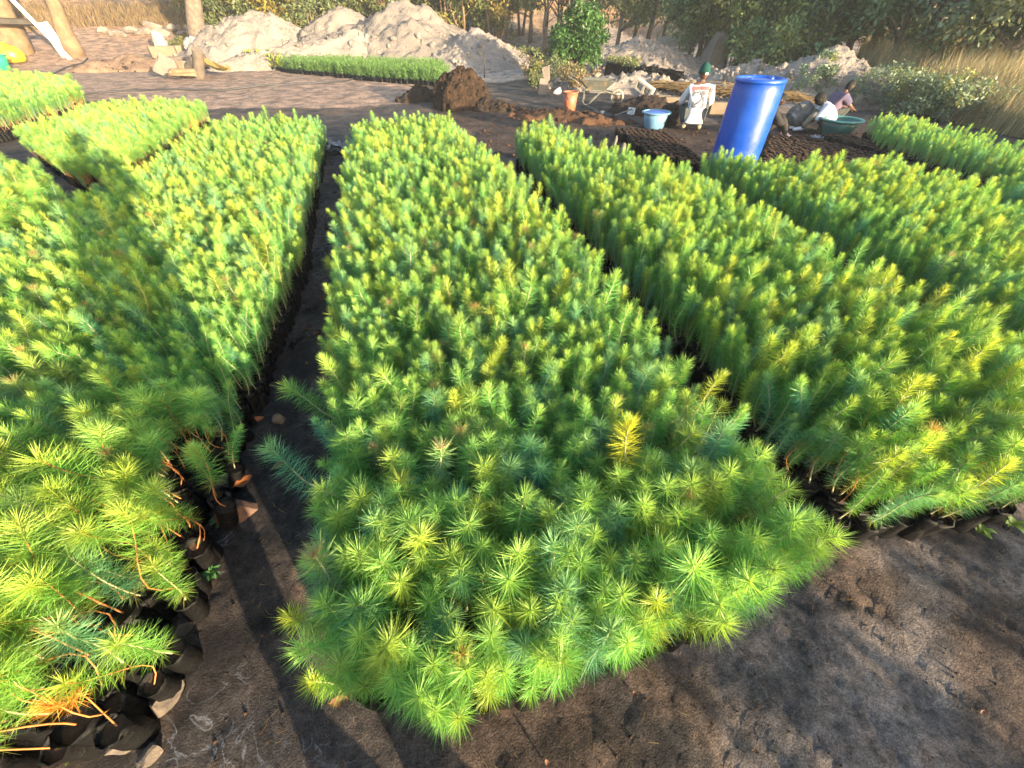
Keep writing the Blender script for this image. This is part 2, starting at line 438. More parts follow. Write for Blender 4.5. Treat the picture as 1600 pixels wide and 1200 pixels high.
BEDNAME = dict(centre='middle bed', left='left bed beside the dark path', left_mid='back left bed', left_near='far left bed', left_far='left back bed',
               right='right hand bed', right_mid='right rear bed', right_back='right rear bed', far_right='far right bed')

def inside(poly, x, y):
    x = np.asarray(x, float); y = np.asarray(y, float)
    r = np.zeros(x.shape, bool); n = len(poly)
    for i in range(n):
        x1, y1 = poly[i]; x2, y2 = poly[(i + 1) % n]
        c = (y1 > y) != (y2 > y)
        with np.errstate(divide='ignore', invalid='ignore'):
            xi = (x2 - x1) * (y - y1) / (y2 - y1 + 1e-12) + x1
        r ^= c & (x < xi)
    return r
def edge_dist(poly, x, y):
    d = np.full(np.shape(x), 1e9); n = len(poly)
    for i in range(n):
        a = np.array(poly[i]); b = np.array(poly[(i + 1) % n]); ab = b - a
        t = np.clip(((x - a[0]) * ab[0] + (y - a[1]) * ab[1]) / (ab @ ab + 1e-12), 0, 1)
        d = np.minimum(d, np.hypot(x - a[0] - t * ab[0], y - a[1] - t * ab[1]))
    return d

# ------------------------------------------------------------------ ground
def graded(lo, hi, dense_lo, dense_hi, step, grow=1.018):
    mid = list(np.arange(dense_lo, dense_hi + 1e-6, step))
    def out(a, end, sg):
        s, r = step, []
        while sg * a < sg * end:
            s *= grow if abs(a) < 32 else 1.2
            a += sg * s; r.append(a)
        return r
    return np.array(out(dense_lo, lo, -1)[::-1] + mid + out(dense_hi, hi, 1))
gx = graded(-260, 260, -2.6, 2.4, 0.022)
gy = graded(-120, 400, -0.5, 2.6, 0.022)
GX, GY = np.meshgrid(gx, gy, indexing='ij')
GZ = tz(GX, GY)
near = 1 - ss(3, 9, np.hypot(GX, GY))
rough = (fbm(GX * 9, GY * 9, 4, 0.6) - 0.5) * 0.020 + (fbm(GX * 30 + 7, GY * 30, 3, 0.6) - 0.5) * 0.010
tread = (fbm(GX * 2.2 + 11, GY * 2.2 + 5, 3) - 0.5) * 0.04
# long scrapes in the trodden soil at the right front
sc = np.abs(fbm((GX * 0.75 + GY * 0.66) * 7, (GX * -0.66 + GY * 0.75) * 1.1, 3) - 0.5)
scrape = -0.014 * (1 - ss(0.0, 0.035, sc)) * ss(0.2, 0.8, GX)
mid = ss(3, 9, np.hypot(GX, GY)) * (1 - ss(22, 40, np.hypot(GX, GY)))
GZ = GZ + near * (rough + tread + scrape) + mid * ((fbm(GX * 3, GY * 3, 4, 0.6) - 0.5) * 0.06)
# colours of the different soils
wx = GX + (fbm(GX * 0.9, GY * 0.9, 4) - 0.5) * 1.1; wy = GY + (fbm(GX * 0.9 + 31, GY * 0.9, 4) - 0.5) * 1.1
C = np.zeros(GX.shape + (3,)); C[:] = (0.035, 0.0315, 0.031)
def paint(mask, c):
    global C
    C = C * (1 - mask[..., None]) + np.array(c) * mask[..., None]
browns = ss(0.47, 0.60, fbm(GX * 1.9 + 2, GY * 1.9 + 9, 5, 0.6))
paint(browns * 0.75, (0.074, 0.054, 0.043))
greys = ss(0.52, 0.64, fbm(GX * 1.1 + 52, GY * 1.1 + 3, 5, 0.6)) * ss(-0.2, 0.6, GX) * near
paint(greys * 0.8, (0.12, 0.11, 0.108))
paint(inside(poly([(640, 150), (760, 160), (1000, 190), (1320, 200), (1800, 300), (1800, 430), (1100, 300), (800, 260), (720, 200)], 0), wx, wy) * 0.8, (0.034, 0.022, 0.016))
back_left = poly([(-2500, 300), (-300, 200), (125, 160), (300, 170), (530, 170), (640, 160), (690, 120), (640, 60), (-400, 30), (-3000, 60)], 0)
paint(inside(back_left, wx, wy) * 1.0, (0.20, 0.145, 0.112))
paint(inside(poly([(640, 118), (760, 130), (900, 118), (930, 140), (1100, 165), (1250, 175), (1400, 170), (1420, 120), (1250, 95), (1000, 80), (800, 60), (640, 50)], 0), wx, wy) * 1.0, (0.21, 0.185, 0.165))
hm = ss(0.6, 1.8, hill(GX, GY) + (fbm(GX * 0.6, GY * 0.6, 3) - 0.5) * 1.2)
paint(hm, (0.24, 0.15, 0.08)); paint(hm * ss(0.45, 0.6, fbm(GX * 0.35, GY * 0.35 + 8, 4)), (0.10, 0.075, 0.055))
paint(inside(poly([(1330, 160), (1600, 190), (2200, 300), (3000, 200), (2000, 60), (1330, 60)], 0), wx, wy) * 0.9, (0.14, 0.11, 0.07))
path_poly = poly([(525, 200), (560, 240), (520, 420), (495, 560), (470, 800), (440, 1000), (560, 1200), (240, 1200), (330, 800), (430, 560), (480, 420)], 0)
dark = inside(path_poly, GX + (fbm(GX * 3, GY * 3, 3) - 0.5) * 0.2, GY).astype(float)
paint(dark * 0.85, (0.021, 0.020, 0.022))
silt = (inside(path_poly, GX, GY) | (np.hypot(GX + 0.12, GY + 0.1) < 0.1)).astype(float) * ss(0.48, 0.56, fbm(GX * 2.3 + 13, GY * 2.3 + 1, 3))
n1, n2 = GX.shape
idx = np.arange(n1 * n2).reshape(n1, n2)
fq = np.stack([idx[:-1, :-1], idx[1:, :-1], idx[1:, 1:], idx[:-1, 1:]], -1).reshape(-1, 4)
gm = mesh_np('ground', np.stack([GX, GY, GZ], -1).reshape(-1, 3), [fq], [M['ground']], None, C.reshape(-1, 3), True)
at = gm.attributes.new('fine', 'FLOAT', 'POINT'); at.data.foreach_set('value', (0.6 - 0.5 * ss(2.5, 12, np.hypot(GX, GY))).ravel().astype(np.float32))
at = gm.attributes.new('silt', 'FLOAT', 'POINT'); at.data.foreach_set('value', silt.ravel().astype(np.float32))
tag(link('ground', gm), kind='structure')

# ------------------------------------------------------------------ pine seedlings
BAG_H = 0.13
def bag_mesh_data(r=0.036, h=BAG_H, n=14, seed=0):
    q = np.random.default_rng(seed)
    prof = [(r * 0.9, 0.0, 0), (r, 0.012, 0), (r * 1.03, h * 0.5, 0), (r * 0.98, h * 0.92, 0), (r * 1.06, h + 0.012, 0), (r * 0.98, h + 0.008, 0), (r * 0.9, h - 0.006, 1), (0.001, h - 0.002, 1)]
    a = np.arange(n) * 2 * np.pi / n
    V = []; 
    for k, (rr, z, _) in enumerate(prof):
        w = 1 + q.normal(0, 0.07, n)
        V.append(np.stack([rr * w * np.cos(a), rr * w * np.sin(a), z + (q.normal(0, 0.006, n) if k in (4, 5) else np.zeros(n))], -1))
    V = np.concatenate(V)
    Fq = []; mi = []
    for i in range(len(prof) - 1):
        for k in range(n):
            Fq.append((i * n + k, i * n + (k + 1) % n, (i + 1) * n + (k + 1) % n, (i + 1) * n + k)); mi.append(1 if prof[i + 1][2] and prof[i][2] or i == len(prof) - 3 and False else (1 if i >= len(prof) - 2 else 0))
    return V, np.array(Fq), np.array(mi)

def seedling_data(seed, hgt=0.30, n=330, ln=0.058, bare=0.15, bend=0.02, wid=0.00062, kind='green', droop=0.25, star=False):
    q = np.random.default_rng(seed)
    b1 = q.normal(0, bend, 2); b2 = q.normal(0, bend * 0.5, 2)
    def stem(t):
        t = np.asarray(t, float)
        return np.stack([b1[0] * t * t + b2[0] * np.sin(t * 5), b1[1] * t * t + b2[1] * np.sin(t * 4), t * hgt], -1)
    u = q.random(n)
    t = bare + (1 - bare) * (1 - (1 - u) ** 1.0 * (1 - 0.45 * u))        # denser towards the tip
    t = np.clip(np.sort(t), 0, 1)
    top = ss(0.72, 1.0, t)
    pos = stem(t); d = stem(np.clip(t + 0.02, 0, 2)) - stem(t - 0.02); d /= np.linalg.norm(d, axis=1)[:, None]
    phi = np.arange(n) * 2.39996 + q.normal(0, 0.35, n)
    theta = np.radians((78 - 26 * top if star else 62 - 36 * top ** 1.2) + q.normal(0, 19 if star else 12, n) + 12 * (1 - t))
    theta = np.abs(theta)
    L = ln * (0.75 + 0.5 * q.random(n)) * (1 - 0.42 * ss(0.9, 1.0, t)) * (0.72 + 0.28 * ss(bare, bare + 0.3, t))
    ref = np.tile(np.array([0.0, 1.0, 0.01]), (n, 1))
    e1 = np.cross(d, ref); e1 /= np.linalg.norm(e1, axis=1)[:, None]; e2 = np.cross(d, e1)
    rad = e1 * np.cos(phi)[:, None] + e2 * np.sin(phi)[:, None]
    nd = d * np.cos(theta)[:, None] + rad * np.sin(theta)[:, None]
    side = np.cross(nd, q.normal(0, 1, (n, 3))); side /= np.linalg.norm(side, axis=1)[:, None]
    curve = (-droop * (1 - top)[:, None] * np.array([0, 0, 1]) + 0.18 * d + q.normal(0, 0.09, (n, 3)))
    p1 = pos + nd * (L * 0.5)[:, None] + curve * (L * 0.12)[:, None]
    p2 = pos + nd * L[:, None] + curve * (L * 0.42)[:, None]
    w = wid * (0.8 + 0.5 * q.random(n))[:, None]
    V = np.stack([pos - side * w, pos + side * w, p1 + side * w * 0.95, p1 - side * w * 0.95, p2], 1).reshape(-1, 3)
    o = np.arange(n)[:, None] * 5
    quads = o + np.array([[0, 1, 2, 3]]); tris = o + np.array([[3, 2, 4]])
    base = dict(green=(0.135, 0.315, 0.068), blue=(0.115, 0.29, 0.155), yellow=(0.29, 0.37, 0.05), dark=(0.15, 0.21, 0.025), dry=(0.42, 0.21, 0.055), pink=(0.12, 0.19, 0.07))[kind]
    c = np.tile(np.array(base), (n, 1)) * (0.8 + 0.45 * q.random(n))[:, None]
    young_sunlit = ss(0.80, 0.99, t)[:, None] * (0.42 if kind in ('dark', 'blue') else 0.64)  # young growth, coloured yellower to imitate sunlight on the tips
    c = c * (1 - young_sunlit) + np.array((0.43, 0.53, 0.12) if kind != 'dry' else base) * young_sunlit
    if kind == 'pink':
        y2 = ss(0.93, 1.0, t)[:, None]; c = c * (1 - y2) + np.array((0.36, 0.19, 0.10)) * y2
    old = (1 - ss(bare, bare + 0.16, t))[:, None] * 0.75
    c = c * (1 - old) + np.array((0.22, 0.14, 0.035)) * old
    cv = np.repeat(c, 5, axis=0)
    cv[4::5] *= 1.12
    # stem
    ts = np.linspace(0, 0.99, 8); sp = stem(ts); m = 5
    a = np.arange(m) * 2 * np.pi / m
    rr = (0.0024 if bare > 0.3 else 0.0031) * (1 - 0.45 * ts)
    SV = (sp[:, None, :] + np.stack([np.cos(a), np.sin(a), 0 * a], -1)[None] * rr[:, None, None]).reshape(-1, 3)
    SF = []
    for i in range(len(ts) - 1):
        for k in range(m):
            SF.append((i * m + k, i * m + (k + 1) % m, (i + 1) * m + (k + 1) % m, (i + 1) * m + k))
    return (V, quads, tris, cv), (SV, np.array(SF))

# variants: (kind, height, needles, needle length, bare share of the stem)
VAR = []
for k in range(6): VAR.append(('green', 0.31 + 0.014 * (k - 3), 500, 0.037 + 0.003 * (k % 3), 0.10))
for k in range(4): VAR.append(('blue', 0.30 + 0.014 * (k - 2), 520, 0.039 + 0.003 * (k % 3), 0.10))
for k in range(6): VAR.append(('green_star', 0.28 + 0.012 * (k - 3), 520, 0.052 + 0.004 * (k % 3), 0.15))
for k in range(5): VAR.append(('blue_star', 0.28 + 0.012 * (k - 2), 540, 0.054 + 0.004 * (k % 3), 0.15))
for k in range(3): VAR.append(('yellow_star', 0.28 + 0.015 * k, 540, 0.056, 0.2))
for k in range(3): VAR.append(('yellow', 0.31 + 0.02 * k, 500, 0.044, 0.12))
for k in range(2): VAR.append(('dark', 0.29 + 0.02 * k, 420, 0.064, 0.15))
for k in range(2): VAR.append(('pink', 0.29 + 0.03 * k, 500, 0.05, 0.15))
for k in range(3): VAR.append(('leggy', 0.30 + 0.02 * k, 380, 0.062, 0.50))
SEED_ME = []
bag_me = []
for k in range(4):
    V, Fq, mi = bag_mesh_data(seed=k); bag_me.append(mesh_np('bag', V, [Fq], [M['bag'], M['soil']], mi, None, True))
src_objs = []
for k, (kind, hgt, n, ln, bare) in enumerate(VAR):
    (V, q4, t3, cv), (SV, SF) = seedling_data(100 + k, hgt, n, ln, bare, 0.022 if kind != 'leggy' else 0.05, kind='green' if kind == 'leggy' else kind.split('_')[0], star=kind.endswith('_star') or kind in ('dark', 'pink', 'leggy'))
    stm = M['stem_bare'] if kind == 'leggy' else M['stem']
    nm = mesh_np('needles', V, [q4, t3], [M['needle']], None, cv)
    sm = mesh_np('stem', SV, [SF], [stm], None, None, True)
    SEED_ME.append((nm, sm))
    # one joined mesh for the uncounted rest of the beds, the origin at the foot of the bag
    BV, BF, bmi = bag_mesh_data(seed=k, n=8)
    n0, n1_ = len(V), len(SV)
    VV = np.concatenate([V + (0, 0, BAG_H), SV + (0, 0, BAG_H), BV])
    mi = np.concatenate([np.zeros(len(q4)), np.ones(len(SF)), bmi + 2, np.zeros(len(t3))])
    jm = mesh_np('packed_seedling', VV, [np.concatenate([q4, SF + n0, BF + n0 + n1_]), t3], [M['needle'], stm, M['bag'], M['soil']], mi,
                 np.concatenate([cv, np.tile((0.3, 0.2, 0.1), (n1_ + len(BV), 1))]))
    src_objs.append(bpy.data.objects.new('packed_seedling', jm))
KIDX = {}
for k, v in enumerate(VAR): KIDX.setdefault(v[0], []).append(k)

# where every bag stands
pts = []
SPC = 0.052
SPC_OF = dict(centre=0.054, left=0.054, far_right=0.068, left_far=0.068)
INSET = dict(centre=0.06, left=0.085, right=0.11, left_mid=0.09, left_near=0.06, left_far=0.05, right_mid=0.13)
for bed, pl in BEDS.items():
    pa = np.array(pl); lo = pa.min(0); hi = pa.max(0)
    th = R(-16) * -1
    ctr = pa.mean(0)
    spc = SPC_OF.get(bed, SPC)
    ext = np.hypot(*(hi - lo)) / 2 + 0.3
    gi = np.arange(-ext, ext, spc); gj = np.arange(-ext, ext, spc * 0.88)
    A, B = np.meshgrid(gi, gj, indexing='ij')
    A = A + (np.arange(len(gj)) % 2) * spc / 2
    A = A + rng.normal(0, 0.008, A.shape); B = B + rng.normal(0, 0.008, B.shape)
    X = ctr[0] + A * math.cos(th) - B * math.sin(th); Y = ctr[1] + A * math.sin(th) + B * math.cos(th)
    k = inside(pl, X, Y)
    X, Y = X[k], Y[k]
    ed = edge_dist(pl, X, Y) - INSET.get(bed, 0.05)
    k = ed > 0
    X, Y, ed = X[k], Y[k], ed[k]
    thin = (1 - ss(0.45, 1.5, Y)) * 0.27 if bed in ('centre', 'left') else 0 * Y
    kp = (rng.random(len(X)) > thin) | (ed < 0.10); X, Y, ed = X[kp], Y[kp], ed[kp]
    for x, y, e in zip(X, Y, ed):
        pts.append((x, y, e, bed))
print('seedlings', len(pts))

plants = []
patch = {}
for (x, y, e, bed) in pts:
    pk = float(fbm(np.array(x * 1.3 + 9), np.array(y * 1.3 + 4), 3))
    r = random.random()
    leg = bed == 'left' and y < 1.1 and e < 0.30 and r < 0.75
    leg = leg or (bed in ('left_near', 'left_mid', 'left_far') and e < 0.12 and r < 0.6) or (bed == 'right' and y < 0.95 and e < 0.12 and r < 0.35)
    if leg: kind = 'leggy'
    else:
        r = random.random() if bed in ('centre', 'left') else random.uniform(0.02, 1)
        kind = 'pink' if r < 0.024 else 'dark' if r < 0.042 else 'yellow' if r < 0.085 + 0.09 * pk else 'blue' if r < 0.30 + 0.5 * (pk - 0.25) else 'green'
    star = (bed == 'centre' and y < random.gauss(1.0, 0.25)) or (bed == 'left' and y < random.gauss(0.95, 0.2))
    vi = random.choice(KIDX[kind + '_star' if star and kind + '_star' in KIDX else kind])
    sc = HEIGHT[bed] / 0.30 * random.gauss(1.0, 0.07) * (0.88 if e < 0.05 else 1)
    sc *= 0.92 + 0.16 * pk
    if bed in ('centre', 'left'): sc *= 1.0 + 0.14 * (1 - float(ss(0.3, 1.4, y)))
    if random.random() < 0.025: sc *= 1.16
    tilt = abs(random.gauss(0, 5.5)) + (random.uniform(0, 10) if e < 0.06 else 0)
    ta = random.uniform(0, 2 * math.pi)
    if e < 0.09:                        # at the edge they lean outwards
        pl = BEDS[bed]
        g = 0.02
        gxd = float(edge_dist(pl, np.array(x + g), np.array(y)) - edge_dist(pl, np.array(x - g), np.array(y)))
        gyd = float(edge_dist(pl, np.array(x), np.array(y + g)) - edge_dist(pl, np.array(x), np.array(y - g)))
        ta = math.atan2(-gyd, -gxd) + random.gauss(0, 0.5)
        tilt = abs(random.gauss(3, 6))
    tint = min(1, max(0, random.gauss(0.26 + 0.45 * (pk - 0.5) + (0.12 if bed.startswith('right') else 0) + (0.02 if bed.startswith('left') else 0) + (0.38 if bed == 'left' and y < 0.75 else 0), 0.10)))  # front left plants tinted yellower to stand for the low sun there
    plants.append(dict(x=x, y=y, e=e, bed=bed, kind=kind, vi=vi, sc=sc, tilt=R(tilt), ta=ta, yaw=random.uniform(0, 6.283), tint=tint))

# gaps where bags at the left path edge stand empty
gapr = random.Random(5)
for p in plants:
    gr = gapr.random()
    p['empty'] = p['bed'] == 'left' and p['e'] < 0.085 and p['y'] < 1.0 and gr < 0.66
    p['gone'] = p['empty'] and gr < 0.46

plants = [p for p in plants if not p['gone']]
# the plants that stand out: (pixel of the foot on the canopy plane, changes, label)
special = [
    ((488, 620), dict(tilt=R(56), ta=math.pi * 0.93, sc=1.3, kind='green', tint=0.25), 'green pine seedling leaning out over the dark path, the upper of two', ),
    ((492, 725), dict(tilt=R(56), ta=math.pi * 0.95, sc=1.38, kind='blue', tint=0.15), 'green pine seedling leaning out over the dark path, the lower of two'),
    ((965, 735), dict(tilt=R(2), ta=1.5, sc=1.5, kind='yellow', tint=0.9), 'tall yellow tipped pine seedling rising above its bluish neighbours in the middle bed'),
    ((565, 985), dict(tilt=R(4), ta=4.0, sc=1.32, kind='blue', tint=0.0), 'largest bluish round pine seedling at the front left of the middle bed'),
    ((490, 975), dict(tilt=R(28), ta=math.pi, sc=1.1, kind='green', tint=0.85), 'yellowish pine seedling leaning left out of the front left corner of the middle bed'),
    ((545, 1040), dict(tilt=R(24), ta=math.pi * 1.06, sc=0.95, kind='green', tint=0.9), 'yellow green pine seedling drooping over the soil below the front left corner'),
    ((1110, 610), dict(tilt=R(16), ta=0.3, sc=1.15, kind='yellow', tint=0.45), 'pine seedling with a bare orange stem leaning right over the gap between two beds'),
    ((1225, 865), dict(tilt=R(36), ta=0.1, sc=1.05, kind='green', tint=0.45), 'pine seedling lying out to the right over bare soil at the bed corner'),
    ((718, 1085), dict(tilt=R(14), ta=-1.57, sc=0.95, kind='green', tint=0.4), 'lowest pine seedling at the very front tip of the middle bed'),
    ((715, 1000), dict(tilt=R(3), ta=0.0, sc=1.0, kind='pink', tint=0.5), 'pine seedling with a pinkish brown tip near the front of the middle bed'),
    ((608, 790), dict(tilt=R(3), ta=0.0, sc=1.08, kind='dark', tint=0.55), 'dark olive pine seedling with coarse needles and a brown heart in the middle bed'),
    ((250, 770), dict(tilt=R(12), ta=2.4, sc=1.1, kind='leggy', tint=0.35), 'deep green pine seedling on a bent bare stem at the edge of the left bed'),
    ((60, 1130), dict(tilt=R(10), ta=2.8, sc=0.9, kind='dry', tint=0.8), 'withered orange pine seedling at the bottom of the left bed'),
]
(V, q4, t3, cv), (SV, SF) = seedling_data(77, 0.27, 200, 0.05, 0.5, 0.05, kind='dry')
SEED_ME.append((mesh_np('needles', V, [q4, t3], [M['needle']], None, cv), mesh_np('stem', SV, [SF], [M['stem_bare']], None, None, True)))
KIDX['dry'] = [len(SEED_ME) - 1]
used = set()
for n_sp, (px, ch, lab) in enumerate(special):
    q = P(px[0], px[1], ZC)
    best = min((i for i in range(len(plants)) if i not in used), key=lambda i: (plants[i]['x'] - q.x) ** 2 + (plants[i]['y'] - q.y) ** 2)
    used.add(best); p = plants[best]
    p.update(ch); p['vi'] = KIDX.get(ch['kind'] + '_star', KIDX[ch['kind']])[0] if n_sp not in (2, 6) else KIDX[ch['kind']][0]; p['label'] = lab; p['empty'] = False

# screen size decides which 300 become things of their own
vis = []
for i, p in enumerate(plants):
    px, py, dep = proj(p['x'], p['y'], 0.38)
    p['px'], p['py'], p['d'] = px, py, math.sqrt(p['x'] ** 2 + p['y'] ** 2 + (H - 0.38) ** 2)
    if -30 < px < 1630 and -30 < py < 1230: vis.append(i)
vis.sort(key=lambda i: (0 if 'label' in plants[i] else 1, plants[i]['d']))
single = set(vis[:300])
LOOK = dict(green='mid green', blue='bluish green', yellow='yellow green', dark='dark olive', pink='brown tipped', leggy='bare stemmed', dry='withered')
WHERE = dict(centre='among the packed plants of the middle bed', left='in the left bed beside the dark path', right='at the near end of the right hand bed')
for i in sorted(single):
    p = plants[i]
    if p.get('empty'):
        t = thing('empty_polybag', (p['x'], p['y'], float(tz(p['x'], p['y']))), 'squat black polybag of dark soil without a plant at the left path edge', 'polybag', p['yaw'], 'empty polybags along the left edge of the path')
        o = link('bag', bag_me[i % 4], t); o.rotation_euler = (R(random.gauss(0, 20)), R(random.gauss(0, 20)), 0); o.scale = (random.uniform(.95, 1.3), random.uniform(.8, 1.1), random.uniform(.4, .75))
        continue
    edge = ', at its edge' if p['e'] < 0.07 else ''
    if p['bed'] == 'centre' and not edge:
        pl_ = BEDS['centre']; sx = p['x'] + 0.29 * p['y']
        edge = ', near the front tip' if p['y'] < 0.5 else (', on the path side' if sx < -0.12 else ', on the gap side' if sx > 0.75 else ', in its middle')
    lab = p.get('label') or (LOOK[p['kind']] + ' pine seedling ' + WHERE.get(p['bed'], 'in the ' + BEDNAME[p['bed']]) + edge)
    grp = None if 'label' in p else LOOK[p['kind']] + ' pine seedlings ' + WHERE.get(p['bed'], 'in the ' + BEDNAME[p['bed']]) + edge
    t = thing('pine_seedling', (p['x'], p['y'], float(tz(p['x'], p['y']))), lab, 'seedling', 0, grp)
    o = link('bag', bag_me[i % 4], t); o.rotation_euler = (R(random.gauss(0, 2)), R(random.gauss(0, 2)), p['yaw'])
    axis = Vector((-math.sin(p['ta']), math.cos(p['ta']), 0))
    rot = (Matrix.Rotation(p['tilt'], 4, axis) @ Matrix.Rotation(p['yaw'], 4, 'Z')).to_euler()
    for nm, me in zip(('needles', 'stem'), SEED_ME[p['vi']]):
        o = link(nm, me, t); o.location = (0, 0, BAG_H - 0.004); o.rotation_euler = rot; o.scale = (p['sc'],) * 3
        if nm == 'needles': o['tint'] = p['tint']

# the rest of the beds as one object: points that carry a seedling each
rest = [p for i, p in enumerate(plants) if i not in single and not p.get('empty')]
pm = bpy.data.meshes.new('packed_seedlings')
pm.from_pydata([(p['x'], p['y'], float(tz(p['x'], p['y']))) for p in rest], [], [])
rots = []
for p in rest:
    axis = Vector((-math.sin(p['ta']), math.cos(p['ta']), 0))
    e = (Matrix.Rotation(p['tilt'], 4, axis) @ Matrix.Rotation(p['yaw'], 4, 'Z')).to_euler()
    rots += [e.x, e.y, e.z]
a = pm.attributes.new('rot', 'FLOAT_VECTOR', 'POINT'); a.data.foreach_set('vector', rots)
a = pm.attributes.new('size', 'FLOAT', 'POINT'); a.data.foreach_set('value', [p['sc'] for p in rest])
a = pm.attributes.new('vi', 'INT', 'POINT'); a.data.foreach_set('value', [p['vi'] if p['vi'] < len(src_objs) else 0 for p in rest])
a = pm.attributes.new('tint', 'FLOAT', 'POINT'); a.data.foreach_set('value', [p['tint'] for p in rest])
po = tag(link('packed_seedlings', pm), 'packed rows of pine seedlings filling the beds farther back', 'seedlings', None, 'stuff')
ng = bpy.data.node_groups.new('packed_seedlings', 'GeometryNodeTree')
ng.interface.new_socket('Geometry', in_out='INPUT', socket_type='NodeSocketGeometry')
ng.interface.new_socket('Geometry', in_out='OUTPUT', socket_type='NodeSocketGeometry')
gin = ng.nodes.new('NodeGroupInput'); gout = ng.nodes.new('NodeGroupOutput')
g2i = ng.nodes.new('GeometryNodeGeometryToInstance')
for so in reversed(src_objs):
    oi = ng.nodes.new('GeometryNodeObjectInfo'); oi.inputs['Object'].default_value = so
    ng.links.new(oi.outputs['Geometry'], g2i.inputs[0])
def named(nm, typ):
    n = ng.nodes.new('GeometryNodeInputNamedAttribute'); n.data_type = typ; n.inputs[0].default_value = nm
    return next(o for o in n.outputs if o.enabled and o.name == 'Attribute')
iop = ng.nodes.new('GeometryNodeInstanceOnPoints')
iop.inputs['Pick Instance'].default_value = True
ng.links.new(gin.outputs[0], iop.inputs['Points']); ng.links.new(g2i.outputs[0], iop.inputs['Instance'])
ng.links.new(named('vi', 'INT'), iop.inputs['Instance Index'])
e2r = ng.nodes.new('FunctionNodeEulerToRotation'); ng.links.new(named('rot', 'FLOAT_VECTOR'), e2r.inputs[0])
ng.links.new(e2r.outputs[0], iop.inputs['Rotation'])
ng.links.new(named('size', 'FLOAT'), iop.inputs['Scale'])
ng.links.new(iop.outputs[0], gout.inputs[0])
md = po.modifiers.new('packed_seedlings', 'NODES'); md.node_group = ng


# ------------------------------------------------------------------ background: heaps, hill stones, trees
def az(px, D, py=60, z=None):
    """the spot on the terrain D metres out in the compass direction of photo column px"""
    fw = F * CP - (py - 600) * SP; rt = px - 800
    k = D / math.hypot(fw, rt)
    x, y = rt * k, fw * k
    return Vector((x, y, float(tz(x, y)) if z is None else z))

def heap(name, c, rx, ry, h, rz, m, seed, label, cat, lumps=0.10, fine=0.03, n=110, pw=1.05, group=None, lf=1.1):
    """a dumped heap: a sheet of earth higher in the middle, running out into the ground"""
    u = np.linspace(-1.25, 1.25, n)
    U, Vv = np.meshgrid(u, u, indexing='ij')
    wob = 0.30 * (fbm(U * 1.6 + seed, Vv * 1.6 + seed * 2, 3) - 0.5) * 2
    r = np.hypot(U, Vv) * (1 + wob)
    z = h * np.clip(1 - r, 0, 1) ** pw * 1.0
    k = np.clip(z / (0.25 * h), 0, 1)
    z = z + k * lumps * h * (fbm(U * rx * lf + seed * 3, Vv * ry * lf, 4) - 0.5) * 2 + k * fine * (fbm(U * rx * 5, Vv * ry * 5 + seed, 4, 0.65) - 0.5) * 2
    if 'sand' in name: z = z + k * h * (0.13 if pw > 1 else 0.07) * (0.35 - np.abs(fbm(U * rx * 1.7 + seed, Vv * ry * 1.7 + 9, 4, 0.6) - 0.5) * 2.2) + k * 0.07 * np.maximum(0, fbm(U * rx * 9, Vv * ry * 9 + seed, 2) - 0.55) * 4
    z = z - 0.06 * (1 - np.clip(z / 0.06, 0, 1))
    V = np.stack([U * rx, Vv * ry, z], -1).reshape(-1, 3)
    ix = np.arange(n * n).reshape(n, n)
    fq = np.stack([ix[:-1, :-1], ix[1:, :-1], ix[1:, 1:], ix[:-1, 1:]], -1).reshape(-1, 4)
    keep = (r[:-1, :-1].ravel() < 1.15)
    me = mesh_np(name, V, [fq[keep]], [m], None, None, True)
    o = link(name, me); o.location = c; o.rotation_euler = (0, 0, rz)
    return tag(o, label, cat, group)

heap('sand_heap', az(405, 24.5), 4.4, 2.8, 1.6, 0.2, M['sand'], 3, 'leftmost pale sand heap behind the tree trunk and the yellow green seedling strip', 'sand heap', 0.16, 0.06)
heap('sand_heap', az(545, 24.0), 4.2, 2.6, 1.62, 0.5, M['sand_dark'], 9, 'grey topped sand heap between two larger pale heaps', 'sand heap', 0.2, 0.06)
heap('sand_heap', az(640, 22.5), 4.8, 3.2, 1.95, 0.4, M['sand_dark'], 21, 'tallest grey and tan sand heap, above the dark brown soil mound', 'sand heap', 0.16, 0.07)
heap('sand_heap', az(745, 20.5), 3.2, 2.0, 1.0, 0.1, M['sand'], 33, 'long low pale flank of sand running right towards the green shrub', 'sand heap', 0.14, 0.04)
heap('sand_heap', az(560, 21.0), 5.2, 1.6, 1.1, 0.32, M['sand'], 41, 'low tan apron of sand in front of the three tall heaps', 'sand heap', 0.2, 0.05)
heap('sand_heap', az(1000, 18.5), 3.6, 1.5, 0.95, -0.35, M['sand'], 52, 'pale sand bank behind the row of tall black planter bags', 'sand heap', 0.2, 0.05)
heap('sand_heap', az(1020, 13.2), 2.6, 0.8, 0.42, -0.45, M['sand'], 63, 'low orange lit sand bank between the wheelbarrow and the planter bags', 'sand heap', 0.25, 0.05)
heap('sand_heap', az(1315, 14.2), 2.2, 1.3, 0.86, -0.5, M['sand'], 74, 'rounded pale grey sand heap behind the two bending workers', 'sand heap', 0.18, 0.03, pw=0.75)
heap('sand_heap', az(1190, 14.8), 2.0, 1.2, 0.55, -0.4, M['sand'], 85, 'low pale sand heap behind the blue drum', 'sand heap', 0.18, 0.04, pw=0.8)
heap('sand_heap', az(1385, 13.6), 1.0, 0.8, 0.45, -0.5, M['sand_dark'], 96, 'small grey sand heap at the right foot of the rounded heap', 'sand heap', 0.18, 0.04, pw=0.8)
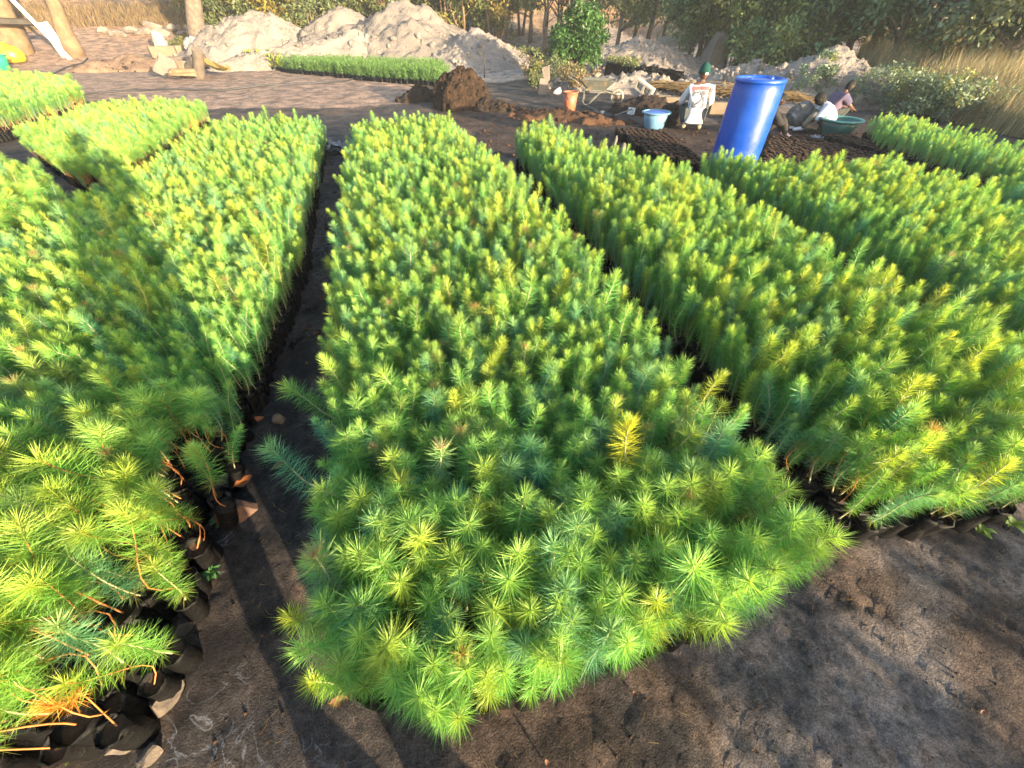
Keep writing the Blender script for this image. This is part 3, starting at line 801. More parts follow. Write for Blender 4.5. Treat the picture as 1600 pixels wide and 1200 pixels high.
mp = P(722, 168); heap('soil_mound', (mp.x, mp.y + 0.15, 0), 0.66, 0.60, 0.66, 0.3, M['mound'], 15, 'tall rough dark brown soil mound at the far end of the middle bed', 'soil mound', 0.3, 0.17, 110, 0.42, lf=3)
mp = P(655, 158); heap('soil_mound', (mp.x, mp.y + 0.1, 0), 0.62, 0.4, 0.26, 0.1, M['darkmound'], 25, 'low dark heap of clods at the left foot of the brown soil mound', 'soil mound', 0.4, 0.08, 80, 0.8, lf=5)
mp = P(770, 172); heap('soil_mound', (mp.x, mp.y, 0), 0.85, 0.32, 0.2, -0.3, M['darkmound'], 35, 'low black soil heap at the right foot of the brown soil mound', 'soil mound', 0.4, 0.06, 80, 0.8, lf=5)
mp = P(1003, 176); heap('soil_mound', (mp.x, mp.y, 0), 0.75, 0.5, 0.36, 0, M['darkmound'], 45, 'dark soil mound below the wheelbarrow wheel', 'soil mound', 0.3, 0.05, 80, 0.9, lf=4)
mp = P(1052, 192); heap('soil_mound', (mp.x, mp.y, 0), 0.42, 0.36, 0.40, 0, M['darkmound'], 55, 'black soil mound beside the pale blue basin', 'soil mound', 0.3, 0.05, 80, 0.8, lf=5)
mp = P(205, 108); heap('soil_mound', (mp.x, mp.y, 0), 1.9, 1.2, 0.5, 0.1, mat('tan_soil', (0.22, 0.145, 0.10), (0.12, 0.08, 0.055), 3, 0.95, 0.8, 0.04, 20, 0.1), 65, 'low tan soil mound behind the left beds', 'soil mound', 0.3, 0.05, 70, 0.9)
mp = P(890, 186); heap('soil_mound', (mp.x, mp.y, 0), 1.5, 0.55, 0.16, -0.35, M['mulch'], 75, 'spread of reddish brown mulch around the terracotta bucket', 'soil heap', 0.4, 0.05, 90, 0.9, lf=5)

# loose stones on the sand heaps, clods on and around the soil mounds
def rubble(name, label, cat, heaps, per, smin, smax, mats, seed):
    q = np.random.default_rng(seed); VV = []; FF = []; MI = []; off = 0
    ico = bmesh.new(); bmesh.ops.create_icosphere(ico, subdivisions=1, radius=1); ico.verts.index_update()
    iv = np.array([v.co[:] for v in ico.verts]); fi = np.array([[v.index for v in f.verts] for f in ico.faces]); ico.free()
    for o in heaps:
        me = o.data; v = np.zeros(len(me.vertices) * 3, np.float32); me.vertices.foreach_get('co', v); v = v.reshape(-1, 3)
        ok = np.where(v[:, 2] > -0.02)[0]
        M4 = np.array(Matrix.Translation(o.location) @ o.rotation_euler.to_matrix().to_4x4())
        n = int(per * max(0.3, min(1.6, len(ok) / 6000)))
        pk = v[q.choice(ok, n)]; pk = pk + q.normal(0, 0.02, pk.shape) * [1, 1, 0.3]
        low = 1 - np.clip(pk[:, 2] / max(v[:, 2].max(), .01), 0, 1)
        w = pk @ M4[:3, :3].T + M4[:3, 3]
        s = (smin + (smax - smin) * q.random(n) ** 4) * (0.6 + 0.7 * low)
        for p, k in zip(w, s):
            VV.append(iv * (k * q.uniform(.6, 1.3, (len(iv), 1))) * q.uniform(.6, 1.2, 3) + p); FF.append(fi + off); off += len(iv); MI.append(np.full(len(fi), q.integers(0, len(mats))))
    tag(link(name, mesh_np(name, np.concatenate(VV), [np.concatenate(FF)], mats, np.concatenate(MI))), label, cat, None, 'stuff')
rubble('loose_stones', 'small loose stones strewn over the sand heaps', 'stones', [o for o in bpy.data.objects if o.name.startswith('sand_heap')], 330, 0.015, 0.14, [M['sand'], M['sand_dark']], 5)
rubble('soil_clods', 'dark clods on and around the soil mounds', 'clods', [o for o in bpy.data.objects if o.name.startswith('soil_mound')], 300, 0.012, 0.07, [M['mound'], M['darkmound']], 6)

# stones at the foot of the hill
rr = random.Random(3)
for k in range(16):
    px = 165 + k * 9.5 + rr.uniform(-3, 3); c = hit(px, 48 + rr.uniform(-2, 10))
    s = rr.uniform(0.22, 0.5)
    me = MB().rock((0, 0, s * 0.3), (s, s * 0.7, s * 0.5), 200 + k, 2).mesh('rock', M['sand'])
    o = link('boulder', me); o.location = c
    tag(o, 'pale boulder in the row at the foot of the orange slope', 'boulder', 'pale boulders along the foot of the slope')
c = hit(1110, 116)
o = MB().rock((0, 0, 0.35), (0.75, 0.6, 0.75), 77, 3, 0.1).build('boulder', M['sand_dark'], None, True); o.location = c
tag(o, 'large smooth grey boulder beside the twisted brown tree stems', 'boulder')

def leaf_cards(q, centers, crad, per, size, cols, flat=0.75):
    """leaves as small folded diamonds scattered in clumps; cols: list of clump colours"""
    n = len(centers) * per
    cen = np.repeat(centers, per, 0)
    off = q.normal(0, 1, (n, 3)); off /= np.linalg.norm(off, axis=1)[:, None]
    off *= (q.random(n) ** 0.45)[:, None] * np.repeat(crad, per)[:, None]
    off[:, 2] *= flat
    p = cen + off
    d = q.normal(0, 1, (n, 3)) + off / (np.repeat(crad, per)[:, None] + 1e-6) * 0.8; d[:, 2] -= 0.35
    d /= np.linalg.norm(d, axis=1)[:, None]
    s = np.cross(d, q.normal(0, 1, (n, 3))); s /= np.linalg.norm(s, axis=1)[:, None]
    nn = np.cross(d, s)
    L = size * (0.7 + 0.6 * q.random(n))[:, None]
    V = np.stack([p, p + d * L * 0.5 + s * L * 0.26 + nn * L * 0.07, p + d * L, p + d * L * 0.5 - s * L * 0.26 + nn * L * 0.07], 1).reshape(-1, 3)
    o = np.arange(n)[:, None] * 4
    T = np.concatenate([o + np.array([[0, 1, 2]]), o + np.array([[0, 2, 3]])])
    ci = q.integers(0, len(cols), len(centers))
    c = np.array(cols)[np.repeat(ci, per)] * (0.72 + 0.56 * q.random(n))[:, None]
    return V, T, np.repeat(c, 4, 0)

GREENS = dict(
    dark=[(0.085, 0.15, 0.075), (0.12, 0.19, 0.09), (0.15, 0.20, 0.07)],
    olive=[(0.12, 0.145, 0.055), (0.17, 0.18, 0.06), (0.095, 0.125, 0.05)],
    yellow=[(0.15, 0.14, 0.03), (0.09, 0.11, 0.03), (0.22, 0.17, 0.03), (0.07, 0.09, 0.03)],
    grey=[(0.12, 0.17, 0.11), (0.19, 0.24, 0.15), (0.09, 0.13, 0.09), (0.20, 0.22, 0.09)],
    fresh=[(0.04, 0.105, 0.025), (0.055, 0.135, 0.03), (0.03, 0.08, 0.02)],
    dry=[(0.24, 0.17, 0.08), (0.17, 0.13, 0.07), (0.12, 0.12, 0.05)],
)
def plant_tree(name, cat, label, c, h, r, z0, seed, cols, nclump=46, per=60, leaf=0.12, bark='bark', trunk_r=0.09, stems=1, spread=0.35, group=None, crown_name='crown', lean=(0, 0)):
    q = np.random.default_rng(seed); rd = random.Random(seed)
    t = thing(name, c, label, cat, 0, group)
    mb = MB(); tips = []
    for s in range(stems):
        a = rd.uniform(0, 6.28); off = 0.0 if stems == 1 else rd.uniform(0.03, 0.2)
        x, y = off * math.cos(a), off * math.sin(a)
        pts = []; rads = []
        lx, ly = math.cos(a) * spread * rd.uniform(0.5, 1.2) * (0.3 if stems == 1 else 1) + lean[0], math.sin(a) * spread * rd.uniform(0.5, 1.2) * (0.3 if stems == 1 else 1) + lean[1]
        hh = h * rd.uniform(0.72, 0.9)
        for k in range(8):
            f = k / 7
            pts.append((x + lx * f * hh * 0.5 + rd.uniform(-.04, .04) * h * 0.25 * (k > 0), y + ly * f * hh * 0.5 + rd.uniform(-.04, .04) * h * 0.25 * (k > 0), -0.1 + f * hh))
            rads.append(trunk_r * (1.25 if k == 0 else 1) * (1 - 0.78 * f) / (stems ** 0.35))
        mb.tube(pts, rads, 8); tips.append(pts)
        for b in range(5):
            i = rd.randint(2, 6); p = Vector(pts[i]); aa = rd.uniform(0, 6.28); L = r * rd.uniform(0.5, 0.95)
            e = p + Vector((math.cos(aa) * L, math.sin(aa) * L, L * rd.uniform(0.2, 0.9)))
            m_ = (p + e) / 2 + Vector((0, 0, L * 0.08))
            mb.tube([p, m_, e], [rads[i] * 0.55, rads[i] * 0.38, rads[i] * 0.12], 6)
    mb.build('trunk', M[bark], t, True)
    if nclump:
        cz = (z0 + h) / 2; hz = (h - z0) / 2
        cen = []
        while len(cen) < nclump:
            v = q.uniform(-1, 1, 3); k = np.linalg.norm(v)
            if k > 1 or k < 0.25: continue
            wob = 0.7 + 0.6 * float(fbm(np.array(v[0] * 2 + seed), np.array(v[1] * 2 + v[2] * 2), 2))
            cen.append((v[0] * r * wob + lean[0] * h * 0.3, v[1] * r * wob + lean[1] * h * 0.3, cz + v[2] * hz * wob))
        cen = np.array(cen)
        V, T, cc = leaf_cards(q, cen, q.uniform(0.16, 0.34, nclump) * r, per, leaf, cols)
        link(crown_name, mesh_np(crown_name, V, [T], [M['leaf']], None, cc), t)
    return t

# three big trunks at the upper left, their crowns above the picture
def big_trunk(px, py, topx, w, h, seed, bark, label):
    c = hit(px, py); k = mpp(px, py)
    lean = (topx - px + (800 - px) / (1270 - py) * py) / py
    t = thing('tree', c, label, 'tree')
    rd = random.Random(seed); pts = []; rads = []
    up = Vector((c.x, c.y, 0)).normalized(); sidev = Vector((up.y, -up.x, 0))
    for i in range(12):
        f = i / 11
        p = sidev * (lean * f * h) * 0.9 + Vector((rd.uniform(-.05, .05), rd.uniform(-.05, .05), -0.15 + f * h))
        pts.append(p); rads.append(w * k / 2 * (1.35 - 0.35 * min(1, f * 4)) * (1 - 0.45 * f))
    mb = MB(); mb.tube(pts, rads, 14)
    for b in range(6):
        i = rd.randint(7, 11); a = rd.uniform(0, 6.28); L = rd.uniform(1.5, 2.8); p = pts[i]
        e = p + Vector((math.cos(a) * L, math.sin(a) * L, L * 0.5)); mb.tube([p, (p + e) / 2 + Vector((0, 0, .2)), e], [rads[i] * .6, rads[i] * .4, .03], 7)
    mb.build('trunk', M[bark], t, True)
    q = np.random.default_rng(seed)
    cen = q.normal(0, 1, (70, 3)); cen = cen / np.linalg.norm(cen, axis=1)[:, None] * (q.random(70) ** 0.4)[:, None] * np.array([3.0, 3.0, 1.7]) + np.array(pts[-1]) + (0, 0, 0.6)
    V, T, cc = leaf_cards(q, cen, q.uniform(0.5, 0.9, 70), 50, 0.2, GREENS['dark'])
    link('crown', mesh_np('crown', V, [T], [M['leaf']], None, cc), t)
    return t
big_trunk(24, 84, -6, 34, 5.5, 11, 'bark_tan', 'thick tan tree trunk at the upper left corner behind the dark plank bench')
big_trunk(118, 88, 82, 20, 5.5, 12, 'bark_tan', 'crooked tan tree trunk beside the white wooden frame')
big_trunk(316, 90, 305, 25, 5.2, 13, 'bark', 'straight grey brown tree trunk with a white sack tied round its foot')

# hedge of bushes and trees behind the heaps
rd = random.Random(8)
for k, px in enumerate(range(352, 600, 27)):
    plant_tree('bush', 'bush', ('yellowish leafy bush behind the pale sand heaps' if k % 2 == 0 else 'dark olive leafy bush behind the pale sand heaps'), az(px + rd.uniform(-8, 8), rd.uniform(27.5, 30)), rd.uniform(3.4, 4.6), rd.uniform(1.3, 1.8), 0.1, 300 + k,
               GREENS['yellow'] if k % 2 == 0 else GREENS['olive'], 60, 70, 0.15, 'bark', 0.06, 3, 0.4, 'bushes behind the sand heaps, ' + ('yellowish' if k % 2 == 0 else 'olive'))
for k, (px, D) in enumerate([(602, 27), (655, 27.5), (700, 26), (728, 25.5), (752, 26.5), (772, 25)]):
    plant_tree('slender_tree', 'tree', 'slender multi stemmed tree with tan stems rising behind the tallest sand heap', az(px, D), rd.uniform(4.5, 5.5), rd.uniform(1.2, 1.6), 0.9, 330 + k,
               GREENS['yellow'] if k % 2 else GREENS['olive'], 52, 60, 0.14, 'bark_tan', 0.10, 3, 0.5, 'slender trees behind the tallest sand heap')
for k, px in enumerate([604, 626, 648, 670, 692, 714, 736, 758, 778]):
    plant_tree('bush', 'bush', 'dark low bush under the slender trees behind the tallest sand heap', az(px, 29 + k % 2), 3.8, 1.3, 0.0, 345 + k, GREENS['olive'] if k % 2 else GREENS['yellow'], 60, 65, 0.15, 'bark', 0.05, 2, 0.4, 'dark bushes under the slender trees')
for k, (px, D, wash) in enumerate([(815, 30, 0), (829, 28.5, 1), (851, 25, 0), (868, 29, 0), (884, 27, 0), (925, 25, 0), (966, 21.5, 0), (985, 25, 0), (1004, 22.5, 0), (1030, 24, 0)]):
    t = plant_tree('grey_tree', 'tree', 'thin trunk with a limewashed foot on the bright slope behind the green shrub' if wash else ('tall pale bare trunk standing behind the wheelbarrow' if px == 966 else 'grey trunked tree with drooping foliage on the slope behind the green shrub'),
                   az(px, D), rd.uniform(4.6, 5.6), rd.uniform(1.3, 1.8), 1.35 if px < 930 else 0.9, 360 + k, GREENS['grey'] if k % 2 else GREENS['olive'], 48, 60, 0.14, 'bark_pale' if px == 966 else 'bark', 0.10, 1 if px in (829, 966) else 2, 0.35,
                   None if wash or px == 966 else 'grey trunked trees behind the green shrub')
    if wash:
        MB().tube([(0, 0, 0), (0, 0, 0.75)], [0.135, 0.105], 10).build('limewashed_foot', M['limewash'], t, True)
for k, (px, D, hh, g) in enumerate([(1075, 19.5, 3.2, 'dark'), (1108, 20.5, 3.6, 'dark'), (1140, 18.5, 3.3, 'olive'), (1172, 19.2, 3.8, 'dark'), (1205, 18.0, 3.2, 'dark'), (1238, 18.8, 3.8, 'grey'), (1270, 18.2, 3.4, 'dark'), (1300, 19.5, 3.6, 'olive')]):
    plant_tree('bush', 'bush', 'dense %s leafy bush behind the blue drum and sand heap' % dict(dark='deep green', olive='olive', grey='grey green')[g], az(px, D), hh, 1.35, 0.05 if px > 1150 else 0.7, 380 + k, GREENS[g], 80, 70, 0.12, 'bark', 0.06, 3, 0.4, 'dense bushes behind the blue drum, ' + g)
for k, (px, D, hh, g, rr_) in enumerate([(1345, 19, 4.2, 'olive', 1.6), (1385, 20, 5, 'grey', 1.7), (1425, 17.5, 4.4, 'dark', 1.6), (1470, 18.5, 5, 'grey', 1.8), (1520, 17, 4.4, 'grey', 1.7), (1570, 18, 5, 'olive', 1.9), (1630, 16.5, 4.6, 'grey', 1.8), (1700, 17, 5, 'olive', 2.0), (1780, 17, 5, 'grey', 2.0)]):
    plant_tree('tree', 'tree', 'large %s tree above the tall dry grass at the right' % dict(dark='deep green', olive='olive', grey='grey green')[g], az(px, D), hh, rr_, 0.75, 400 + k, GREENS[g], 90, 70, 0.13, 'bark', 0.13, 2, 0.5, 'trees behind the dry grass, ' + g)
# the wood farther up the hill
for k in range(26):
    px = -150 + k * 74 + rd.uniform(-20, 20)
    if px < 330: continue
    plant_tree('tree', 'tree', 'bushy tree on the hillside at the back of the nursery', az(px, rd.uniform(33, 40)), rd.uniform(4, 5.5), rd.uniform(1.8, 2.4), 0.2, 430 + k, GREENS[rd.choice(['olive', 'yellow', 'grey', 'dark'])], 60, 50, 0.22, 'bark', 0.12, 2, 0.4, 'trees on the hillside')
# twisted bare stems by the boulder and steps
t = thing('twisted_tree', hit(1088, 108), 'twisted brown stems of a small tree beside the grey boulder', 'tree')
mb = MB()
for sx, top in ((-0.15, (-0.05, 0, 1.0)), (0.0, (0.35, 0.1, 1.3)), (0.12, (0.7, -0.05, 0.9)), (0.05, (0.25, 0.2, 2.2))):
    mb.tube([(sx, 0, -0.1), (sx + 0.08, 0.03, 0.3), ((sx + top[0]) / 2 + 0.05, top[1] / 2, top[2] * 0.6), top], [0.10, 0.085, 0.06, 0.03], 8)
mb.build('trunk', M['bark_tan'], t, True)
# steps
t = thing('garden_steps', az(1054, 19.5), 'flight of rough grey steps among the trees behind the sand bank', 'steps', R(-20))
for k in range(6):
    MB().box((0, k * 0.3, 0.05 + k * 0.15), (1.5, 0.34, 0.14), None, 0.015).build('step', M['concrete'], t)

# green shrub and weeds
c = hit(898, 122)
plant_tree('green_shrub', 'shrub', 'dense bright green rounded shrub with glossy leaves behind the wheelbarrow', c, 1.8, 0.86, 0.08, 501, GREENS['fresh'], 120, 110, 0.10, 'bark', 0.05, 4, 0.3, None, 'foliage')
for k, (px, py, hh, rr_, lab) in enumerate([(835, 122, 0.75, 0.5, 'dry brownish weed clump left of the green shrub'), (862, 132, 0.75, 0.5, 'olive weed clump at the left foot of the green shrub'), (836, 140, 0.6, 0.22, 'thin yellow green weed by the white stake'),
                                            (905, 140, 0.55, 0.55, 'tangled dry weeds behind the wheelbarrow handles'), (1262, 160, 0.9, 0.4, 'straggling green weed in front of the rounded sand heap'), (1375, 172, 0.8, 0.6, 'grey green weeds at the right of the bending boy'),
                                            (1405, 178, 0.7, 0.6, 'grey green weeds beside the far right bed'), (1440, 185, 0.8, 0.6, 'bushy weeds at the edge of the dry grass'), (1480, 192, 0.7, 0.7, 'pale weeds in front of the tall dry grass'), (288, 80, 0.5, 0.4, 'yellow green weeds on the low block wall by the trunk')]):
    plant_tree('weed_clump', 'weeds', lab, hit(px, py), hh, rr_, 0.05, 520 + k, GREENS['dry'] if k in (0, 3) else GREENS['olive'] if k in (1, 2) else (GREENS['yellow'] if k == 9 else GREENS['grey']), 26, 60, 0.06, 'bark', 0.012, 4, 0.6, None, 'foliage')

# tall dry grass
def grass_blades(name, label, areas, seed, cols, w=0.006):
    q = np.random.default_rng(seed); VV = []; CC = []
    for (poly_px, n, hh, z) in areas:
        pl = np.array([tuple(hit(x, y)[:2]) for x, y in poly_px]); lo, hi = pl.min(0), pl.max(0)
        got = 0; X = np.zeros(0); Y = np.zeros(0)
        while len(X) < n:
            x = q.uniform(lo[0], hi[0], n * 3); y = q.uniform(lo[1], hi[1], n * 3); k = inside([tuple(p) for p in pl], x, y)
            X = np.concatenate([X, x[k]]); Y = np.concatenate([Y, y[k]])
        X, Y = X[:n], Y[:n]; Z = tz(X, Y) - 0.02
        pat = fbm(X * 0.8, Y * 0.8, 3)
        h = hh * (0.55 + 0.7 * q.random(n)) * (0.6 + 0.8 * pat)
        a = q.uniform(0, 6.28, n); ln = q.uniform(0.05, 0.55, n) * h
        dx, dy = np.cos(a) * ln + 0.15 * h, np.sin(a) * ln
        s = np.stack([-np.sin(a), np.cos(a), 0 * a], -1) * (w * (0.6 + 0.8 * q.random(n)))[:, None]
        p0 = np.stack([X, Y, Z], -1); p1 = p0 + np.stack([dx * 0.3, dy * 0.3, h * 0.6], -1); p2 = p0 + np.stack([dx, dy, h], -1)
        VV.append(np.stack([p0 - s, p0 + s, p1 + s * .8, p1 - s * .8, p2], 1).reshape(-1, 3))
        c = np.array(cols)[q.integers(0, len(cols), n)] * (0.7 + 0.6 * q.random(n))[:, None]
        CC.append(np.repeat(c, 5, 0))
    V = np.concatenate(VV); n = len(V) // 5; o = np.arange(n)[:, None] * 5
    me = mesh_np(name, V, [o + np.array([[0, 1, 2, 3]]), o + np.array([[3, 2, 4]])], [M['grass']], None, np.concatenate(CC))
    tag(link(name, me), label, 'grass', None, 'stuff')
grass_blades('dry_grass', 'tall dry straw coloured grass at the right edge and on the slope', [
    ([(1330, 135), (1400, 150), (1440, 175), (1600, 205), (1750, 245), (1750, 120), (1600, 105), (1330, 100)], 24000, 0.85, 0),
    ([(1385, 168), (1440, 180), (1600, 218), (1700, 250), (1700, 200), (1440, 160)], 9000, 0.5, 0),
    ([(1170, 118), (1230, 122), (1230, 108), (1170, 104)], 700, 0.35, 0)], 61, [(0.36, 0.28, 0.17), (0.29, 0.24, 0.15), (0.42, 0.34, 0.20), (0.22, 0.23, 0.13)], 0.006)
grass_blades('slope_grass', 'short orange dry grass over the slope at the upper left', [
    ([(-200, 60), (150, 44), (330, 42), (340, 3), (-200, 3)], 9000, 0.28, 0)], 62, [(0.17, 0.115, 0.06), (0.13, 0.095, 0.055), (0.20, 0.145, 0.085)], 0.014)

# ------------------------------------------------------------------ small seedling strips in front of the heaps, tall planter bags
def strip(name, label, poly_px, n, hh, seed, cols, leafy):
    q = np.random.default_rng(seed)
    pl = [tuple(P(x, y, 0.12)[:2]) for x, y in poly_px]; pa = np.array(pl); lo, hi = pa.min(0), pa.max(0)
    X = q.uniform(lo[0], hi[0], n * 4); Y = q.uniform(lo[1], hi[1], n * 4); k = inside(pl, X, Y); X, Y = X[k][:n], Y[k][:n]; n = len(X)
    base = np.stack([X, Y, tz(X, Y)], -1)
    per = 22
    cen = np.repeat(base, per, 0); t = q.random(n * per)
    hv = np.repeat(hh * q.uniform(0.75, 1.25, n), per)
    p = cen + np.stack([q.normal(0, 0.012, n * per), q.normal(0, 0.012, n * per), 0.10 + hv * t], -1)
    a = q.uniform(0, 6.28, n * per); el = q.uniform(0.2, 1.2, n * per) + t * 0.3
    d = np.stack([np.cos(a) * np.cos(el), np.sin(a) * np.cos(el), np.sin(el)], -1)
    L = (0.12 if leafy else 0.07) * q.uniform(0.7, 1.2, n * per)[:, None]
    s = np.cross(d, q.normal(0, 1, d.shape)); s /= np.linalg.norm(s, axis=1)[:, None]; s *= 0.026 if leafy else 0.006
    V = np.stack([p, p + d * L * .5 + s, p + d * L, p + d * L * .5 - s], 1).reshape(-1, 3); o = np.arange(n * per)[:, None] * 4
    c = np.array(cols)[q.integers(0, len(cols), n * per)] * (0.8 + 0.4 * q.random(n * per))[:, None]
    nV = len(V)
    # their bags: four sided black tubes
    b = 0.04; bv = (base[:, None, :] + np.array([[-b, -b, 0], [b, -b, 0], [b, b, 0], [-b, b, 0], [-b, -b, .11], [b, -b, .11], [b, b, .11], [-b, b, .11]])[None]).reshape(-1, 3)
    bo = nV + np.arange(n)[:, None, None] * 8
    bf = (bo + np.array([[0, 1, 5, 4], [1, 2, 6, 5], [2, 3, 7, 6], [3, 0, 4, 7], [4, 5, 6, 7]])[None]).reshape(-1, 4)
    me = mesh_np(name, np.concatenate([V, bv]), [np.concatenate([o + np.array([[0, 1, 2, 3]]), bf])], [M['leaf'], M['bag']], np.concatenate([np.zeros(n * per), np.ones(len(bf))]),
                 np.concatenate([np.repeat(c, 4, 0), np.zeros((len(bv), 3))]))
    tag(link(name, me), label, 'seedlings', None, 'stuff')
strip('leafy_seedling_strip', 'strip of yellow green leafy seedlings right of the grey trunk', [(332, 82), (345, 90), (440, 106), (458, 96), (400, 82), (335, 76)], 900, 0.28, 71, [(0.22, 0.26, 0.03), (0.15, 0.21, 0.03), (0.26, 0.26, 0.04)], True)
strip('young_seedling_strip', 'long strip of short bright green seedlings in front of the sand heaps', [(436, 98), (440, 106), (560, 118), (690, 128), (705, 118), (690, 106), (560, 103), (460, 95)], 2600, 0.26, 72, [(0.10, 0.20, 0.05), (0.13, 0.24, 0.05), (0.08, 0.17, 0.05)], False)

rd = random.Random(14)
def planter(c, h, r, label, group, sprout):
    t = thing('planter_bag', c, label, 'planter bag', rd.uniform(0, 6), group)
    mb = MB(); mb.lathe([(r * .92, 0), (r, .03), (r * 1.03, h * .5), (r * .97, h * .93), (r * 1.04, h), (r * .95, h - .01), (r * .9, h - .04), (.001, h - .03)], 12)
    b = mb.build('bag', [M['bag']], t, True); b.rotation_euler = (R(rd.gauss(0, 4)), R(rd.gauss(0, 4)), 0)
    if sprout:
        q = np.random.default_rng(rd.randint(0, 9999))
        V, T, cc = leaf_cards(q, np.array([[0, 0, h + 0.06], [0.03, 0.02, h + 0.12]]), np.array([0.1, 0.08]), 14, 0.07, GREENS['olive'])
        link('sprout', mesh_np('sprout', V, [T], [M['leaf']], None, cc), t)
for row in range(3):
    for k in range(19):
        f = k / 18
        c = hit(947 + 112 * f, 118 + 22 * f - row * 2.5)
        dirv = Vector((c.x, c.y, 0)).normalized()
        planter(Vector((c.x, c.y, float(tz(c.x, c.y)) + 0.0)) + dirv * 0.17 * 0, rd.uniform(0.30, 0.36), 0.08, 'tall black planter bag with %s on the pale sand behind the wheelbarrow' % ('a green sprout' if f < 0.4 else 'bare soil'), 'tall planter bags behind the wheelbarrow, ' + ('sprouting' if f < 0.4 else 'bare'), f < 0.4)
for row in range(3):
    for k in range(8):
        c = hit(789 + 7.5 * k, 96 + 0.9 * k - row * 2.6)
        planter(c, 0.34, 0.10, 'black planter bag with a green sprout in the clump left of the green shrub', 'planter bags left of the green shrub', True)

# ------------------------------------------------------------------ soil filled bags of the unplanted beds
sb = []
SOILBEDS = [('below the pale blue basin', [(955, 200), (1040, 208), (1100, 250), (1098, 262), (1010, 238)]),
            ('right of the blue drum', [(1195, 232), (1205, 214), (1258, 214), (1370, 244), (1440, 262), (1330, 268), (1260, 272), (1185, 262)]),
            ('below the green basin', [(1275, 212), (1320, 212), (1530, 262), (1700, 296), (1640, 300), (1540, 284), (1460, 262)]),
            ('along the far right bed', [(1335, 208), (1368, 214), (1500, 250), (1700, 300), (1700, 312), (1560, 272)])]
for nm, ppx in SOILBEDS:
    pl = [tuple(P(x, y, 0.1)[:2]) for x, y in ppx]; pa = np.array(pl); lo, hi = pa.min(0), pa.max(0)
    for i, x in enumerate(np.arange(lo[0], hi[0], 0.078)):
        for y in np.arange(lo[1], hi[1], 0.07):
            xx, yy = x + rng.normal(0, .008), y + (i % 2) * .035 + rng.normal(0, .008)
            if inside(pl, np.array(xx), np.array(yy)): sb.append((xx, yy, nm))
sb.sort(key=lambda p: math.hypot(p[0], p[1]))
print('soil bags', len(sb))
soil_me = []
for k in range(5):
    q = np.random.default_rng(900 + k); n = 9; r, h = 0.036, 0.115
    mb = MB(); mb.lathe([(r * .95, 0), (r, .05), (r * 1.04, h), (r * .95, h + .006)], n)
    mb.cur = 1; mb.lathe([(r * .95, h + .006), (r * .7, h + .004 + q.normal(0, .004)), (r * .35, h + .012 + q.normal(0, .006)), (.001, h + .012)], n)
    soil_me.append(mb.mesh('soil_bag', [M['bag'], M['mulch'] if k < 3 else M['soil']], False))
for k, (x, y, nm) in enumerate(sb[:300]):
    o = link('soil_bag', soil_me[k % 5]); o.location = (x, y, float(tz(x, y)) + rng.normal(0, .005)); o.rotation_euler = (rng.normal(0, .06), rng.normal(0, .06), rng.uniform(0, 6))
    tag(o, 'soil filled black polybag in the bare bed ' + nm, 'soil bag', 'soil filled bags ' + nm)
VV, FF, MI = [], [], []; off = 0
for k, (x, y, nm) in enumerate(sb[300:]):
    me = soil_me[k % 5]
    v = np.zeros(len(me.vertices) * 3); me.vertices.foreach_get('co', v); v = v.reshape(-1, 3)
    a = rng.uniform(0, 6); ca, sa = math.cos(a), math.sin(a)
    v = np.stack([v[:, 0] * ca - v[:, 1] * sa + x, v[:, 0] * sa + v[:, 1] * ca + y, v[:, 2] + float(tz(x, y)) + rng.normal(0, .005)], -1)
    f = np.zeros(len(me.loops), int); me.loops.foreach_get('vertex_index', f)
    mi = np.zeros(len(me.polygons), int); me.polygons.foreach_get('material_index', mi)
    VV.append(v); FF.append(f.reshape(-1, 4) + off); MI.append(np.where(mi == 1, 2 if k % 5 >= 3 else 1, 0)); off += len(v)
if VV:
    me = mesh_np('packed_soil_bags', np.concatenate(VV), [np.concatenate(FF)], [M['bag'], M['mulch'], M['soil']], np.concatenate(MI))
    tag(link('packed_soil_bags', me), 'packed soil filled bags of the bare beds farther back', 'soil bags', None, 'stuff')

# ------------------------------------------------------------------ loose soil crumbs and grit
q = np.random.default_rng(31)
n = 9000
X = np.concatenate([q.uniform(-1.6, 2.6, n), q.uniform(-2.5, 7, 4000)]); Y = np.concatenate([q.uniform(-0.6, 2.2, n), q.uniform(2, 9.5, 4000)])
out = np.ones(len(X), bool)
for pl in BEDS.values(): out &= ~inside(pl, X, Y)
X, Y = X[out], Y[out]
# nearest ground sample
ixx = np.clip(np.searchsorted(gx, X), 0, n1 - 1); iyy = np.clip(np.searchsorted(gy, Y), 0, n2 - 1)
Z = GZ[ixx, iyy]
far = np.hypot(X, Y) > 2.4
sz = np.where(far, q.gamma(2.0, 0.006, len(X)) + 0.004, q.gamma(1.2, 0.0011, len(X)) + 0.0007)
sz = np.minimum(sz, np.where(far, 0.035, 0.012))
octv = np.array([[1, 0, 0], [-1, 0, 0], [0, 1, 0], [0, -1, 0], [0, 0, .8], [0, 0, -.8]], float)
octf = np.array([[0, 2, 4], [2, 1, 4], [1, 3, 4], [3, 0, 4], [2, 0, 5], [1, 2, 5], [3, 1, 5], [0, 3, 5]])
m = len(X)
V = octv[None] * sz[:, None, None] * q.uniform(0.55, 1.35, (m, 6, 1))
a = q.uniform(0, 6.28, m); ca, sa = np.cos(a)[:, None], np.sin(a)[:, None]
V = np.stack([V[..., 0] * ca - V[..., 1] * sa + X[:, None], V[..., 0] * sa + V[..., 1] * ca + Y[:, None], V[..., 2] + (Z + sz * 0.15)[:, None]], -1).reshape(-1, 3)
